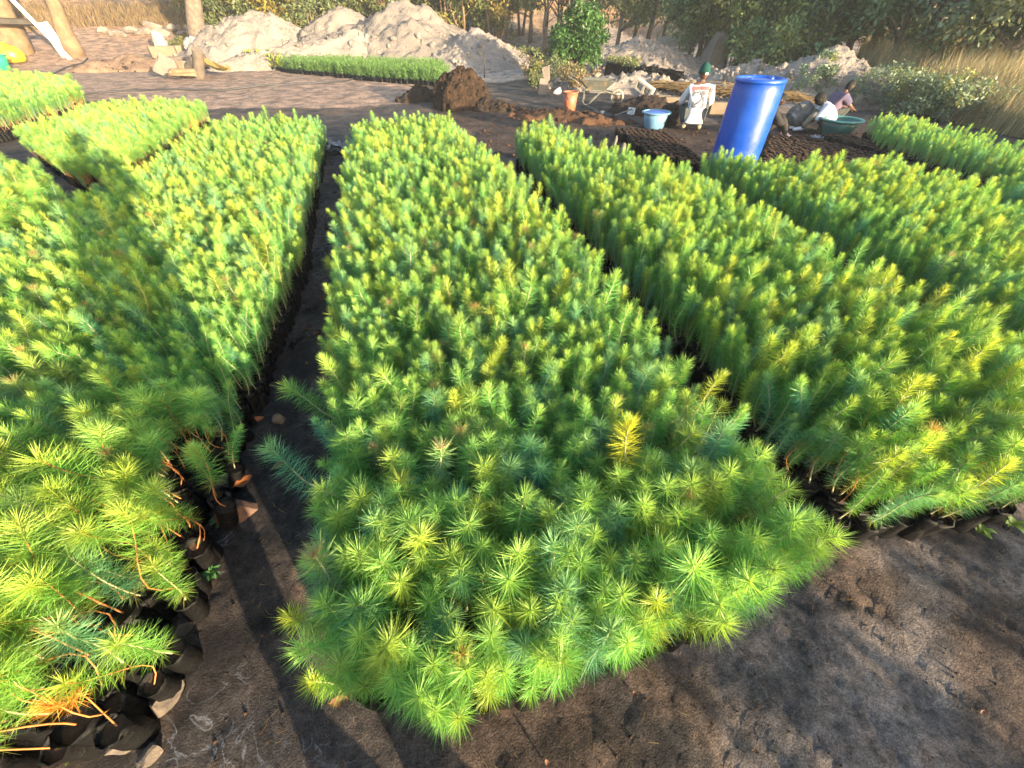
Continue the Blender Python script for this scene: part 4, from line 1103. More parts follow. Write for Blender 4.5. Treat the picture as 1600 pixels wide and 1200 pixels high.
Fc = (np.arange(m)[:, None, None] * 6 + octf[None]).reshape(-1, 3)
me = mesh_np('soil_crumbs', V, [Fc], [M['soil'], M['mulch']], np.repeat(q.integers(0, 2, m), 8))
tag(link('soil_crumbs', me), 'loose soil crumbs scattered over the bare ground', 'soil crumbs', None, 'stuff')
def gz(x, y):
    return float(GZ[min(max(np.searchsorted(gx, x), 0), n1 - 1), min(max(np.searchsorted(gy, y), 0), n2 - 1)])

# ------------------------------------------------------------------ stones, leaves, weeds along the path
for k, (px, py, w, h, rz, m, lab) in enumerate([
    (282, 1030, 62, 34, 0.1, 'stone', 'flat pale stone lying across the left path edge, the largest of the edge stones'),
    (262, 1100, 58, 40, 0.7, 'stone', 'angular grey brown stone lowest along the left path edge'),
    (288, 985, 44, 28, 0.9, 'stone', 'small pointed stone tucked between black bags above the flat pale stone'),
    (222, 1068, 22, 30, 0.3, 'stone_red', 'small rust red pebble among the black bags'),
    (335, 762, 42, 30, -0.6, 'stone', 'tan stone upper left in the cluster beside the dead leaf'),
    (360, 752, 40, 28, 0.4, 'stone', 'tan stone upper right in the cluster beside the dead leaf'),
    (380, 800, 60, 36, 0.9, 'stone_red', 'pinkish brown stone at the right of the cluster'),
    (350, 785, 36, 24, 0.2, 'stone', 'brown stone in the middle of the cluster'),
    (305, 950, 36, 24, 0.5, 'stone', 'grey stone beside a bag below the small green weed'),
    (190, 1160, 46, 30, 0.4, 'stone', 'stone at the foot of the left bed near the bottom of the picture'),
    (235, 1185, 40, 30, 0.1, 'stone', 'stone at the bottom edge beside the dark soil'),
    (252, 995, 34, 22, 0.7, 'stone', 'long grey stone left of the flat pale stone'),
    (440, 660, 20, 14, 0.7, 'stone', 'small dark stone half way up the dark path')]):
    c = P(px, py, 0); s = (Vector((c.x, c.y, -H))).length / math.sqrt((px - 800) ** 2 + (py - 600) ** 2 + F * F)
    me = MB().rock((0, 0, 0), (w * s * .60, h * s * .75, (w + h) * s * .32), 40 + k, 3, 0.12).mesh('stone', M[m])
    o = link('stone', me); o.location = (c.x, c.y, gz(c.x, c.y) + 0.012); o.rotation_euler = (random.uniform(-.2, .2), random.uniform(-.2, .2), rz)
    tag(o, lab, 'stone')

def leaf_mesh(L, w, curl, seed):
    rd = random.Random(seed); vs = []; fs = []
    n = 7
    for i in range(n):
        t = i / (n - 1); ww = w * math.sin(math.pi * (0.06 + 0.9 * t)) ** 0.8
        x = (t - 0.5) * L; z = curl * (t - 0.5) ** 2 * 4 * L * 0.25
        for j, s in enumerate((-1, 0, 1)):
            vs.append((x, s * ww, z + abs(s) * ww * 0.45 + rd.uniform(-1, 1) * L * 0.015))
    for i in range(n - 1):
        for j in range(2):
            a = i * 3 + j; fs.append((a, a + 1, a + 4, a + 3))
    mb = MB(); mb.add(vs, fs); mb.tube([(-L * .5, 0, curl * L * .25), (-L * .68, 0.004, curl * L * .3)], 0.0015, 5); return mb
for k, (px, py, L, m, rz, lab) in enumerate([
    (404, 655, 0.055, 'orange_leaf', 0.3, 'curled orange dead leaf on the dark path beside the left bed'), (437, 728, 0.06, 'deadleaf', 0.9, 'brown curled dead leaf lying in the middle of the path'),
    (388, 762, 0.07, 'orange_leaf', 1.0, 'orange leaf on top of the stone cluster'), (478, 437, 0.06, 'deadleaf', 0.5, 'dead brown leaf far up the dark path'),
    (470, 455, 0.05, 'deadleaf', 2.1, 'small dead leaf beside the left bed far up the path'), (530, 1095, 0.05, 'deadleaf', 0.2, 'tan dead leaf under the front left corner of the middle bed'),
    (1060, 930, 0.05, 'orange_leaf', 0.1, 'small orange dead leaf at the near right edge of the middle bed')]):
    c = P(px, py, 0.01); o = leaf_mesh(L, L * 0.3, 0.9 - 0.2 * (k % 4), k).build('dead_leaf', M[m], None, True)
    o.location = (c.x, c.y, gz(c.x, c.y) + (0.05 if k == 2 else 0.008)); o.rotation_euler = (0.2, 0.1, rz); tag(o, lab, 'dead leaf')
rd = random.Random(77)
for k in range(70):
    for _ in range(40):
        x, y = rd.uniform(-1.5, 2.4), rd.uniform(-0.4, 2.2)
        if not any(inside(pl, np.array(x), np.array(y)) for pl in BEDS.values()): break
    L = rd.uniform(0.006, 0.022)
    o = leaf_mesh(L, L * 0.3, 0.8, 100 + k).build('leaf_scrap', M['deadleaf'], None, True)
    o.location = (x, y, gz(x, y) + 0.005); o.rotation_euler = (rd.uniform(-.4, .4), rd.uniform(-.4, .4), rd.uniform(0, 6)); tag(o, 'tiny brown leaf scrap lying on the bare soil', 'leaf scrap', 'leaf scraps on the bare soil')

def weed(px, py, n, L, col, lab):
    c = P(px, py, 0.02); t = thing('small_weed', (c.x, c.y, gz(c.x, c.y)), lab, 'weed')
    rd = random.Random(px)
    for k in range(n):
        mb = leaf_mesh(L * rd.uniform(.7, 1.1), L * .26, -0.6, k)
        me = mb.mesh('leaf', col, True); o = link('leaf', me, t); a = k * 2.4
        o.rotation_euler = Euler((rd.uniform(-.3, .3), -rd.uniform(0.15, 0.7), a)); o.location = (math.cos(a) * L * .45, math.sin(a) * L * .45, 0.012 + L * 0.25 * rd.random() + k * 0.003)
wg = mat('weed_green', (0.07, 0.17, 0.05), (0.05, 0.13, 0.04), 20, 0.5); wy = mat('weed_yellow_green', (0.24, 0.30, 0.05), (0.17, 0.24, 0.04), 20, 0.5)
weed(332, 897, 9, 0.035, wg, 'small green weed growing at the path edge below the left bed')
weed(350, 815, 8, 0.045, wg, 'broad leaved weed beside the pinkish stone')
weed(112, 1176, 6, 0.03, wy, 'tiny yellow green weed at the bottom left among the bags')
weed(318, 738, 5, 0.03, wy, 'tiny yellow green sprout above the stone cluster')
weed(1530, 830, 8, 0.04, wy, 'yellow green weed at the near right corner of the right hand bed')
weed(1580, 818, 7, 0.045, wy, 'yellow green weed at the right border below the right hand bed')

# fallen needles and bits of straw on the soil
q = np.random.default_rng(91); n = 2600
X = q.uniform(-1.7, 2.6, n); Y = q.uniform(-0.4, 3.2, n); out = np.ones(n, bool)
for pl in BEDS.values(): out &= ~inside(pl, X, Y)
nearb = np.min([edge_dist(BEDS[b], X, Y) for b in ('centre', 'left', 'right')], axis=0)
out &= q.random(n) < 0.25 + 0.75 * (nearb < 0.2)
X, Y = X[out], Y[out]; n = len(X)
Z = GZ[np.clip(np.searchsorted(gx, X), 0, n1 - 1), np.clip(np.searchsorted(gy, Y), 0, n2 - 1)] + 0.005
a = q.uniform(0, 6.28, n); L = q.uniform(0.012, 0.05, n); d = np.stack([np.cos(a) * L, np.sin(a) * L, q.normal(0, .15, n) * L], -1); s_ = np.stack([-np.sin(a), np.cos(a), 0 * a], -1) * 0.0008
p_ = np.stack([X, Y, Z], -1); b_ = s_ * q.normal(0, 4, n)[:, None]
V = np.stack([p_ - s_, p_ + s_, p_ + d * .5 + s_ + b_, p_ + d * .5 - s_ + b_, p_ + d], 1).reshape(-1, 3); o = np.arange(n)[:, None] * 5
cc = np.array([(0.20, 0.12, 0.05), (0.14, 0.08, 0.035), (0.25, 0.18, 0.09)])[q.integers(0, 3, n)]
tag(link('needle_litter', mesh_np('needle_litter', V, [o + np.array([[0, 1, 2, 3]]), o + np.array([[3, 2, 4]])], [M['grass']], None, np.repeat(cc, 5, 0))), 'fallen brown needles strewn over the soil', 'needle litter', None, 'stuff')

# torn plastic on the path
for k, (px, py, s, lab) in enumerate([(535, 233, 0.42, 'torn grey plastic sheet lying on the path at the far end of the middle bed'), (520, 245, 0.25, 'dark plastic scrap on the path left of the torn sheet'),
                                      (487, 488, 0.11, 'black plastic strip across the dark path'), (465, 540, 0.13, 'second black plastic strip across the dark path, nearer the camera'), (1268, 232, 0.2, 'grey plastic scrap on the bare bags beside the green basin')]):
    c = P(px, py, 0.02); vs = []; n = 9; q = np.random.default_rng(k + 5)
    for i in range(n):
        for j in range(n):
            u, v = i / (n - 1) - .5, j / (n - 1) - .5
            vs.append((u * s * (1 + .3 * q.normal() * .3), v * s * (0.5 if k < 2 or k == 4 else 0.16) + .04 * s * q.normal(), 0.02 + 0.13 * s * abs(q.normal())))
    o = MB().add(vs, [(i * n + j, (i + 1) * n + j, (i + 1) * n + j + 1, i * n + j + 1) for i in range(n - 1) for j in range(n - 1)]).build('plastic_scrap', M['plastic_scrap'] if k in (0, 4) else M['bag'], None, True)
    o.location = (c.x, c.y, 0.01 + (0.12 if k == 4 else 0)); o.rotation_euler = (0, 0, 0.4 * k); tag(o, lab, 'plastic scrap')

# ------------------------------------------------------------------ blue drum
dp = P(1140, 268, 0)
t = thing('blue_drum', (dp.x, dp.y, 0), 'tall blue plastic drum standing upright at the end of the right rear bed', 'drum', 0.4)
hd = 0.97; rdm = 0.275
prof = [(0.001, 0), (rdm * .80, 0), (rdm * .90, .015), (rdm * .955, .05), (rdm * .985, .12), (rdm, .25), (rdm * 1.0, .45), (rdm * .995, .62), (rdm * .985, .78), (rdm * .965, .88), (rdm * .945, .925), (rdm * .955, .932), (rdm * .975, .938), (rdm * .975, hd), (rdm * .90, hd + .004), (rdm * .885, hd - .012), (rdm * .87, hd - .02)]
o = MB().lathe(prof, 56).build('drum_body', M['drum'], t, True)
MB().lathe([(rdm * .868, hd - .021), (rdm * .5, hd - .014), (.001, hd - .012)], 40).build('drum_lid', M['drum'], t, True)
for sx in (-1, 1):
    MB().lathe([(0.001, .022), (.024, .022), (.03, .016), (.032, 0)], 16, (sx * rdm * .58, 0, hd - .016)).build('bung', M['drum'], t, True)

# ------------------------------------------------------------------ bucket, basins, wheelbarrow, tools, blocks
def vessel(name, c, r0, r1, h, m_out, m_in, rim, label, cat, rimw=0.012, n=36):
    t = thing(name, c, label, cat)
    MB().lathe([(.001, 0), (r0 * .92, 0), (r0, .01), (r0 + (r1 - r0) * .5, h * .5), (r1, h - .02), (r1 - .006, h - .02), (r0 + (r1 - r0) * .5 - .006, h * .5), (r0 * .95, .02), (.001, .015)], n).build(name + '_wall', m_out, t, True)
    MB().lathe([(r1 - .008, h - .022), (r1 + rimw, h - .022), (r1 + rimw + .004, h - .010), (r1 + rimw * .8, h), (r1 - .004, h), (r1 - .010, h - .010)], n, close=True).build('rim', m_in, t, True)
    return t
c = P(889, 180); t = vessel('bucket', (c.x, c.y, 0.03), 0.105, 0.142, 0.36, M['terracotta'], M['terracotta'], None, 'terracotta red plastic bucket standing on the brown mulch', 'bucket')
MB().lathe([(.13, .28), (.137, .285), (.14, .295), (.134, .30)], 36).build('ridge', M['terracotta'], t, True)
pts = [(0.15 * math.cos(a), -0.02 - 0.12 * math.sin(a) * .55, 0.345 - 0.16 * math.sin(a)) for a in [k * math.pi / 14 for k in range(15)]]
hnd = MB().tube(pts, 0.005, 8).build('handle', M['rubber'], t, True); hnd.rotation_euler = (0, 0, 0.75)
c = P(1021, 200); vessel('basin', (c.x, c.y, 0), 0.165, 0.215, 0.25, M['basin_blue'], M['basin_blue'], None, 'pale blue round plastic basin beside the white shirted worker', 'basin', 0.035)
MB  # basin contents
c2 = Vector((c.x, c.y, 0)); o = MB().lathe([(.212, .232), (.16, .244), (.08, .25), (.001, .256)], 28).build('basin_soil', M['basin_in'], None, True)
o.parent = [x for x in bpy.data.objects if x.name == 'basin'][0]; o.name = 'liner'
c = P(1303, 214); t = vessel('basin', (c.x, c.y, 0.02), 0.20, 0.27, 0.24, M['basin_green'], M['basin_green_rim'], None, 'dark green round plastic basin in front of the bending workers', 'basin', 0.04)

# wheelbarrow: long axis roughly along the picture, wheel to the right
c = hit(930, 163)
t = thing('wheelbarrow', c, 'grey green steel wheelbarrow standing empty below the green shrub', 'wheelbarrow', R(-12)); t.scale = (.76,) * 3
def tray():
    mb = MB(); 
    b = [(-.22, -.20, .36), (.22, -.18, .34), (.22, .18, .34), (-.22, .20, .36)]; tp = [(-.40, -.33, .60), (.50, -.29, .58), (.50, .29, .58), (-.40, .33, .60)]
    ti = [(p[0] * .985, p[1] * .985, p[2] + .001) for p in tp]; bi = [(p[0] * .97, p[1] * .97, p[2] + .012) for p in b]
    mb.add(b + tp + ti + bi, [(3, 2, 1, 0), (0, 1, 5, 4), (1, 2, 6, 5), (2, 3, 7, 6), (3, 0, 4, 7), (4, 5, 9, 8), (5, 6, 10, 9), (6, 7, 11, 10), (7, 4, 8, 11), (8, 9, 13, 12), (9, 10, 14, 13), (10, 11, 15, 14), (11, 8, 12, 15), (12, 13, 14, 15)])
    mb.tube([tp[0], tp[1], tp[2], tp[3], tp[0]], 0.012, 8); return mb
tray().build('tray', M['barrow'], t)
for s in (-1, 1):
    MB().tube([(-.86, s * .30, .66), (-.62, s * .30, .58), (-.30, s * .25, .36), (.25, s * .16, .33), (.62, s * .06, .25)], 0.017, 10).build('handle', M['barrow'], t, True)
    MB().tube([(-.88, s * .30, .665), (-.74, s * .30, .62)], 0.022, 10).build('grip', M['rubber'], t, True)
    MB().tube([(-.34, s * .25, .37), (-.36, s * .26, .10), (-.30, s * .26, .015), (-.18, s * .25, .03), (.14, s * .18, .33)], 0.016, 10).build('leg', M['barrow'], t, True)
w = thing('wheel', (.60, 0, .19), None, None); w.parent = t; w.rotation_euler = (R(90), 0, 0)
MB().lathe([(.135, -.035), (.165, -.045), (.187, -.025), (.192, 0), (.187, .025), (.165, .045), (.135, .035)], 36).build('tyre', M['tyre'], w, True)
MB().lathe([(.137, -.02), (.11, -.012), (.03, -.03), (.02, -.05), (.02, .05), (.03, .03), (.11, .012), (.137, .02)], 28).build('rim', M['stone'], w, True)
MB().box((.63, 0, .275), (.10, .16, .03), None, 0, .004).build('wheel_guard', M['white'], t)

def shovel(a, b, label, blade=True):
    a, b = Vector(a), Vector(b); L = (b - a).length
    t = thing('shovel', a, label, 'shovel', math.atan2(b.y - a.y, b.x - a.x))
    MB().tube([(0, 0, .03), (L * .55, 0, .045), (L * .74, 0, .04)], 0.016, 8).build('shaft', M['greywood'], t, True)
    vs = []; n = 7
    for i in range(n):
        f = i / (n - 1); wd = 0.10 * (1 - 0.75 * max(0, f - .55) / .45)
        for s in (-1, -.5, 0, .5, 1): vs.append((L * .74 + f * .28, s * wd, 0.02 + .03 * s * s + .015 * f))
    o = MB().add(vs, [(i * 5 + j, (i + 1) * 5 + j, (i + 1) * 5 + j + 1, i * 5 + j + 1) for i in range(n - 1) for j in range(4)]).build('blade', M['steel'], t, True)
    sm = o.modifiers.new('thickness', 'SOLIDIFY'); sm.thickness = 0.004
shovel(P(908, 165), P(943, 182), 'shovel with a worn steel blade lying right of the terracotta bucket')
a_, b_ = P(944, 191), P(985, 182)
t = thing('hoe', a_, 'hoe with a pale wooden handle lying left of the pale blue basin', 'hoe', math.atan2(b_.y - a_.y, b_.x - a_.x)); L = (b_ - a_).length
MB().tube([(0, 0, .03), (L * .5, 0.01, .08), (L, 0, .12)], 0.014, 8).build('handle', M['greywood'], t, True)
MB().box((L, 0, .09), (.02, .16, .12), Euler((0, .3, 0)), 0, .003).build('blade', M['steel'], t)

def hollow_block(c, rz, label, m='concrete', rot=None, L=.40, Wd=.15, Hh=.19, group=None):
    """hollow concrete block lying on its side, the two holes showing on the near face"""
    bm = bmesh.new(); xs = [-L / 2, -L * .39, -L * .06, L * .06, L * .39, L / 2]; zs = [0, .035, Hh - .035, Hh]
    g = {}
    for y in (-Wd / 2, Wd / 2):
        for i, x in enumerate(xs):
            for j, z in enumerate(zs): g[(y, i, j)] = bm.verts.new((x, y, z))
    y0, y1 = -Wd / 2, Wd / 2
    for i in range(5):
        for j in range(3):
            if (i in (1, 3)) and j == 1:
                a = [(i, j), (i + 1, j), (i + 1, j + 1), (i, j + 1)]
                for k in range(4):
                    p, q_ = a[k], a[(k + 1) % 4]; bm.faces.new([g[(y0, *p)], g[(y0, *q_)], g[(y1, *q_)], g[(y1, *p)]])
            else:
                bm.faces.new([g[(y0, i, j)], g[(y0, i + 1, j)], g[(y0, i + 1, j + 1)], g[(y0, i, j + 1)]])
                bm.faces.new([g[(y1, i, j)], g[(y1, i, j + 1)], g[(y1, i + 1, j + 1)], g[(y1, i + 1, j)]])
    for i in range(5):
        for j, y in ((0, 0), (3, 0)): bm.faces.new([g[(y0, i, j)], g[(y1, i, j)], g[(y1, i + 1, j)], g[(y0, i + 1, j)]])
    for j in range(3):
        for i in (0, 5): bm.faces.new([g[(y0, i, j)], g[(y0, i, j + 1)], g[(y1, i, j + 1)], g[(y1, i, j)]])
    bmesh.ops.recalc_face_normals(bm, faces=bm.faces[:])
    me = bpy.data.meshes.new('concrete_block'); bm.to_mesh(me); bm.free(); me.materials.append(M[m])
    o = link('concrete_block', me); o.location = c; o.rotation_euler = (0, 0, rz)
    return tag(o, label, 'block', group)
c = P(1529, 276, 0); hollow_block((c.x, c.y, 0.02), R(-22), 'grey hollow concrete block at the far edge of the right rear bed', L=.42)
for k, (px, py) in enumerate([(1029, 166), (1051, 169), (1100, 176), (1122, 178)]):
    c = P(px, py, 0); o = MB().box((0, 0, .10), (.40, .15, .20), None, .004, .008).build('concrete_block', M['concrete_tan']); o.location = c; o.rotation_euler = (0, 0, R(-6)); tag(o, ['tan block left of the seated worker, the left of two', 'tan block left of the seated worker, the right of two', 'tan block right of the seated worker', 'tan block left of the blue drum'][k], 'block')
c = P(1001, 158, 0); o = hollow_block((c.x, c.y, 0.16), R(-40), 'tilted grey block on the dark soil mound below the wheelbarrow wheel', L=.45); o.rotation_euler = (0.1, 0.42, R(-35))
# straw lying on the blocks
q = np.random.default_rng(4); n = 900; mb = MB()
p0 = P(1010, 152); p1 = P(1235, 178)
for k in range(420):
    f = random.random(); b = p0.lerp(p1, f); L = random.uniform(.3, .9); a = random.gauss(-0.3, .25)
    x, y, z = b.x, b.y + random.gauss(0.35, .16), 0.18 + abs(random.gauss(0, .05))
    mb.tube([(x, y, z), (x + L * .5 * math.cos(a), y + L * .5 * math.sin(a), z + random.uniform(0, .05)), (x + L * math.cos(a), y + L * math.sin(a), z - random.uniform(0, .1))], 0.008, 3, False)
tag(mb.build('straw', M['straw']), 'orange straw thatch heaped over the tan blocks behind the workers', 'straw', None, 'stuff')

# stumps and stake
for k, (px, py, h, w, ln, lab) in enumerate([(956, 243, 0.27, .030, .10, 'tallest grey weathered stake at the far edge of the right hand bed'), (945, 240, 0.20, .05, -.1, 'split grey stump left of the tallest stake'),
                                             (938, 238, 0.18, .04, .05, 'short grey stump leftmost of the weathered stakes'), (970, 246, 0.2, .045, .12, 'pale grey stump rightmost of the weathered stakes'), (878, 212, 0.22, .025, 0., 'small brown stake at the far edge of the right hand bed')]):
    c = P(px, py, 0); rd = random.Random(k); pts = [(ln * h * f + rd.uniform(-.006, .006), rd.uniform(-.006, .006), f * h) for f in (0, .3, .6, .85, 1)]
    o = MB().tube(pts, [w, w * .9, w * .85, w * .7, w * .35], 9).build('wooden_stake', M['greywood'], None, False); o.location = (c.x, c.y, -0.02); tag(o, lab, 'stake')
c = hit(848, 148); t = thing('stone_marker', c, 'pale upright stone marker among dry weeds left of the bucket', 'marker')
MB().box((0, 0, .16), (.2, .14, .34), Euler((0, .08, 0)), .02, .01).build('base', M['limewash'], t); MB().box((.05, 0, .42), (.15, .12, .26), Euler((0, -.2, 0)), .025, .01).build('top', M['limewash'], t)
c = hit(871, 148); o = MB().rock((0, 0, .08), (.16, .1, .1), 9, 2).build('plastic_scrap', M['white_sack']); o.location = c; tag(o, 'crumpled pale plastic scrap behind the terracotta bucket', 'plastic scrap')
c = hit(757, 122); o = MB().tube([(0, 0, 0), (.02, 0, .35), (.0, .01, .65)], [.02, .018, .012], 7).build('wooden_stake', M['darkwood'], None, True); o.location = c; tag(o, 'thin dark stake on the sand above the brown soil mound', 'stake')

# crumpled sack between the workers
def sack(c, size, m, label, seed, cat='sack'):
    bm = bmesh.new(); bmesh.ops.create_icosphere(bm, subdivisions=4, radius=1)
    for v in bm.verts:
        d = v.co.normalized(); nz = float(fbm(np.array(d.x * 2.2 + seed + d.z), np.array(d.y * 2.2 + d.z * 1.7), 4)) - .5
        k = 1 + 0.55 * nz - .18 * abs(math.sin(d.x * 7 + d.z * 5 + seed)) * .6
        v.co = Vector((d.x * size[0] * k, d.y * size[1] * k, size[2] + d.z * size[2] * k))
    me = bpy.data.meshes.new('sack'); bm.to_mesh(me); bm.free(); me.materials.append(M[m]); smooth_by_angle(me, 35)
    o = link('sack', me); o.location = c; return tag(o, label, cat)
c = P(1246, 204, 0); sack((c.x, c.y + .1, 0), (.21, .18, .21), 'sack', 'crumpled grey sack standing between the seated workers', 3)

# ------------------------------------------------------------------ left background: bench, frame, sacks, planks, hose
c = hit(20, 92); dv = Vector((c.x, c.y, 0)).normalized(); rz = math.atan2(-dv.x, dv.y)
k = mpp(20, 92)
t = thing('plank_bench', c, 'long dark plank bench on pale wooden legs at the upper left', 'bench', rz)
MB().box((-.5, 0, 1.12), (3.6, .40, .22), Euler((0, .05, 0)), .03, .03).build('plank', M['darkwood'], t)
MB().box((1.55, -.1, .5), (.34, .28, 1.04), Euler((0, -.14, 0)), .02, .02).build('leg', M['white'], t)
MB().box((-1.5, 0, .5), (.34, .3, 1.0), None, .02, .02).build('leg', M['white'], t)
t = thing('white_frame', hit(112, 92), 'white painted wooden frame leaning against the crooked tan trunk', 'frame', rz + .1)
MB().box((-.55, 0, 1.3), (.13, .10, 2.85), Euler((0, -.36, 0)), 0, .01).build('upright', M['white'], t)
MB().box((-1.9, 0.02, 2.45), (2.4, .10, .12), Euler((0, .04, 0)), 0, .01).build('rail', M['white'], t)
MB().box((-2.6, 0.03, 2.95), (.16, .12, .95), Euler((0, -.1, 0)), 0, .01).build('post', M['white'], t)
MB().box((-1.9, 0.03, 2.85), (.16, .12, .75), None, 0, .01).build('post', M['white'], t)
MB().box((-1.25, 0.03, 2.8), (.16, .12, .75), None, 0, .01).build('post', M['white'], t)
c = hit(24, 97)
o = MB().lathe([(.001, 0), (.30, 0), (.36, .1), (.36, .3), (.24, .46), (.08, .5), (.07, .58), (.001, .58)], 24, sx=1.15).build('yellow_jug', M['yellow'], None, True); o.location = (c.x, c.y, c.z); tag(o, 'round yellow plastic jug on the ground under the plank bench', 'jug')
c = hit(3, 110); vessel('tub', c, .26, .36, .42, M['green_pl'], M['green_pl'], None, 'sea green plastic tub at the left border behind the left back bed', 'tub', .03)
c = hit(4, 96); t = thing('crate', c, 'white topped wooden crate at the left border beside the yellow jug', 'crate', rz)
MB().box((-.1, 0, .75), (.62, .5, .32), Euler((0, .1, 0)), 0, .02).build('lid', M['white'], t)
for sx in (-1, 1): MB().box((-.1 + sx * .24, 0, .3), (.1, .4, .6), None, 0, .01).build('leg', M['wood'], t)
MB  # sacks, wall and planks round the grey trunk
c = hit(257, 82); sack((c.x, c.y, c.z), (.28, .22, .36), 'white_sack', 'white woven sack standing left of the tan block wall', 7)
tc = hit(316, 97); dv = Vector((tc.x, tc.y, 0)).normalized()
q_ = tc - dv * .35; sack((q_.x, q_.y, q_.z), (.42, .34, .42), 'white_sack', 'large white woven sack wrapped round the foot of the grey trunk', 11)
t = thing('block_wall', hit(285, 96), 'low tan block wall between the two white sacks', 'wall', rz + .05)
for k in range(2):
    MB().box((-.55 + k * .92, 0, .26), (.90, .2, .5), None, .006, .012).build('block', M['concrete_tan'], t)
MB().box((-.1, .03, -.03), (2.0, .36, .08), None, .004, .01).build('footing', M['concrete'], t)
t = thing('concrete_block', hit(341, 98), 'grey hollow concrete block right of the grey trunk', 'block', rz); MB().box((0, 0, .2), (.45, .3, .4), None, .02, .02).build('shell', M['concrete'], t); MB().box((-.02, -.152, .26), (.16, .02, .14), None, 0, .003).build('hole_shade', M['rubber'], t)  # dark slab on the face stands for the shade inside the hollow
for k, (px, py, sz, rot, m, lab) in enumerate([
    (275, 122, (.95, .12, .55), (0.35, .55, .1), 'limewash', 'broken pale slab propped up left of the log pile'), (297, 121, (.5, .3, .45), (.1, .2, .3), 'concrete_tan', 'tan broken block behind the broken slab'),
    (292, 128, (.8, .18, .14), (0, .05, 0), 'wood', 'short pale timber lying in front of the broken slab'), (336, 120, (1.0, .1, .42), (.3, .55, -.1), 'yellow_cloth', 'yellow dried frond lying on the log pile'),
    (352, 122, (.6, .2, .3), (.2, .3, .4), 'yellow_cloth', 'crumpled yellow dried leaf right of the log pile')]):
    c = hit(px, py); o = (leaf_mesh(sz[0], sz[2] * .6, .9, k) if m == 'yellow_cloth' else MB().box((0, 0, 0), tuple(v * .85 for v in sz), None, .05, .02)).build(['broken_slab', 'broken_block', 'timber', 'dried_frond', 'dried_frond'][k], M[m]); o.location = c + Vector((0, 0, .22)); o.rotation_euler = (rot[0], rot[1], rz + rot[2]); tag(o, lab, ['slab', 'block', 'timber', 'frond', 'frond'][k])
for k, (px, py, L, r, rot, lab) in enumerate([(308, 122, .9, .17, (R(70), 0, .3), 'short log with its round end facing the camera'), (318, 124, 1.0, .15, (R(35), R(10), .1), 'log leaning forward in the pile below the grey trunk'), (300, 116, 1.2, .2, (R(88), 0, 1.2), 'thick log at the back of the pile below the grey trunk')]):
    c = hit(px, py); o = MB().tube([(0, 0, -L / 2), (0.02, 0, 0), (0, 0, L / 2)], [r, r * .96, r], 14).build('log', M['bark_pale']); o.location = c + Vector((0, 0, .3)); o.rotation_euler = (rot[0], rot[1], rz + rot[2]); tag(o, lab, 'log')
# hose over the tan ground
for k, (pl, lab) in enumerate([([(95, 152), (170, 145), (260, 141), (350, 143), (420, 134), (480, 132), (540, 128), (575, 118), (600, 112)], 'thin grey hose lying across the tan ground behind the left beds'),
                               ([(80, 118), (105, 106), (130, 100), (138, 92)], 'short dark hose end left of the tan soil mound')]):
    pts = [hit(*p) for p in pl]; o = MB().tube([(p.x, p.y, p.z + .02) for p in pts], 0.022, 7).build('hose', M['hose'], None, True); tag(o, lab, 'hose')

# ------------------------------------------------------------------ people
def skin_mesh(joints, edges, radii, sub=2, root=None):
    names = list(joints); me = bpy.data.meshes.new('tmp')
    me.from_pydata([joints[n] for n in names], [(names.index(a), names.index(b)) for a, b in edges], [])
    o = bpy.data.objects.new('tmp', me); COL.objects.link(o)
    sk = o.modifiers.new('skin', 'SKIN'); sk.use_smooth_shade = True
    for i, n in enumerate(names):
        r = radii[n]; me.skin_vertices[0].data[i].radius = r if isinstance(r, tuple) else (r, r)
        me.skin_vertices[0].data[i].use_root = n == (root or names[0])
    sb_ = o.modifiers.new('sub', 'SUBSURF'); sb_.levels = sb_.render_levels = sub
    dg = bpy.context.evaluated_depsgraph_get(); r = bpy.data.meshes.new_from_object(o.evaluated_get(dg))
    bpy.data.objects.remove(o); bpy.data.meshes.remove(me)
    return r
def to_bm(bm, me, mtx=None):
    n0 = len(bm.verts); bm.from_mesh(me); bm.verts.ensure_lookup_table()
    if mtx is not None:
        for v in bm.verts[n0:]: v.co = mtx @ v.co
def head_bm(bm, c, fwd, up, s=1.0):
    """a head with brow, nose, mouth, chin and ears; fwd the way the face looks"""
    f = Vector(fwd).normalized(); u = Vector(up); u = (u - f * u.dot(f)).normalized(); r = f.cross(u)
    m = Matrix((r, f, u)).transposed(); n0 = len(bm.verts)
    bmesh.ops.create_icosphere(bm, subdivisions=4, radius=1); bm.verts.ensure_lookup_table()
    for v in bm.verts[n0:]:
        d = v.co.copy(); x, y, z = d.x * .075, d.y * .095, d.z * .115
        if z < 0: x *= 1 - .25 * (-d.z) ** 1.5; y *= 1 - .1 * (-d.z)
        if d.y > .5:
            y += .028 * math.exp(-((d.x / .14) ** 2 + ((d.z + .22) / .22) ** 2)) + .008 * math.exp(-((d.z + .58) / .1) ** 2 - (d.x / .3) ** 2) + .008 * math.exp(-((d.z - .16) / .12) ** 2)
            y -= .010 * math.exp(-(((abs(d.x) - .36) / .14) ** 2 + (d.z / .12) ** 2))
        x += (.02 if d.x > 0 else -.02) * math.exp(-(((d.y + .05) / .2) ** 2 + ((d.z + .08) / .24) ** 2)) * (abs(d.x) > .85)
        v.co = m @ (Vector((x, y, z)) * s) + Vector(c)
    return m
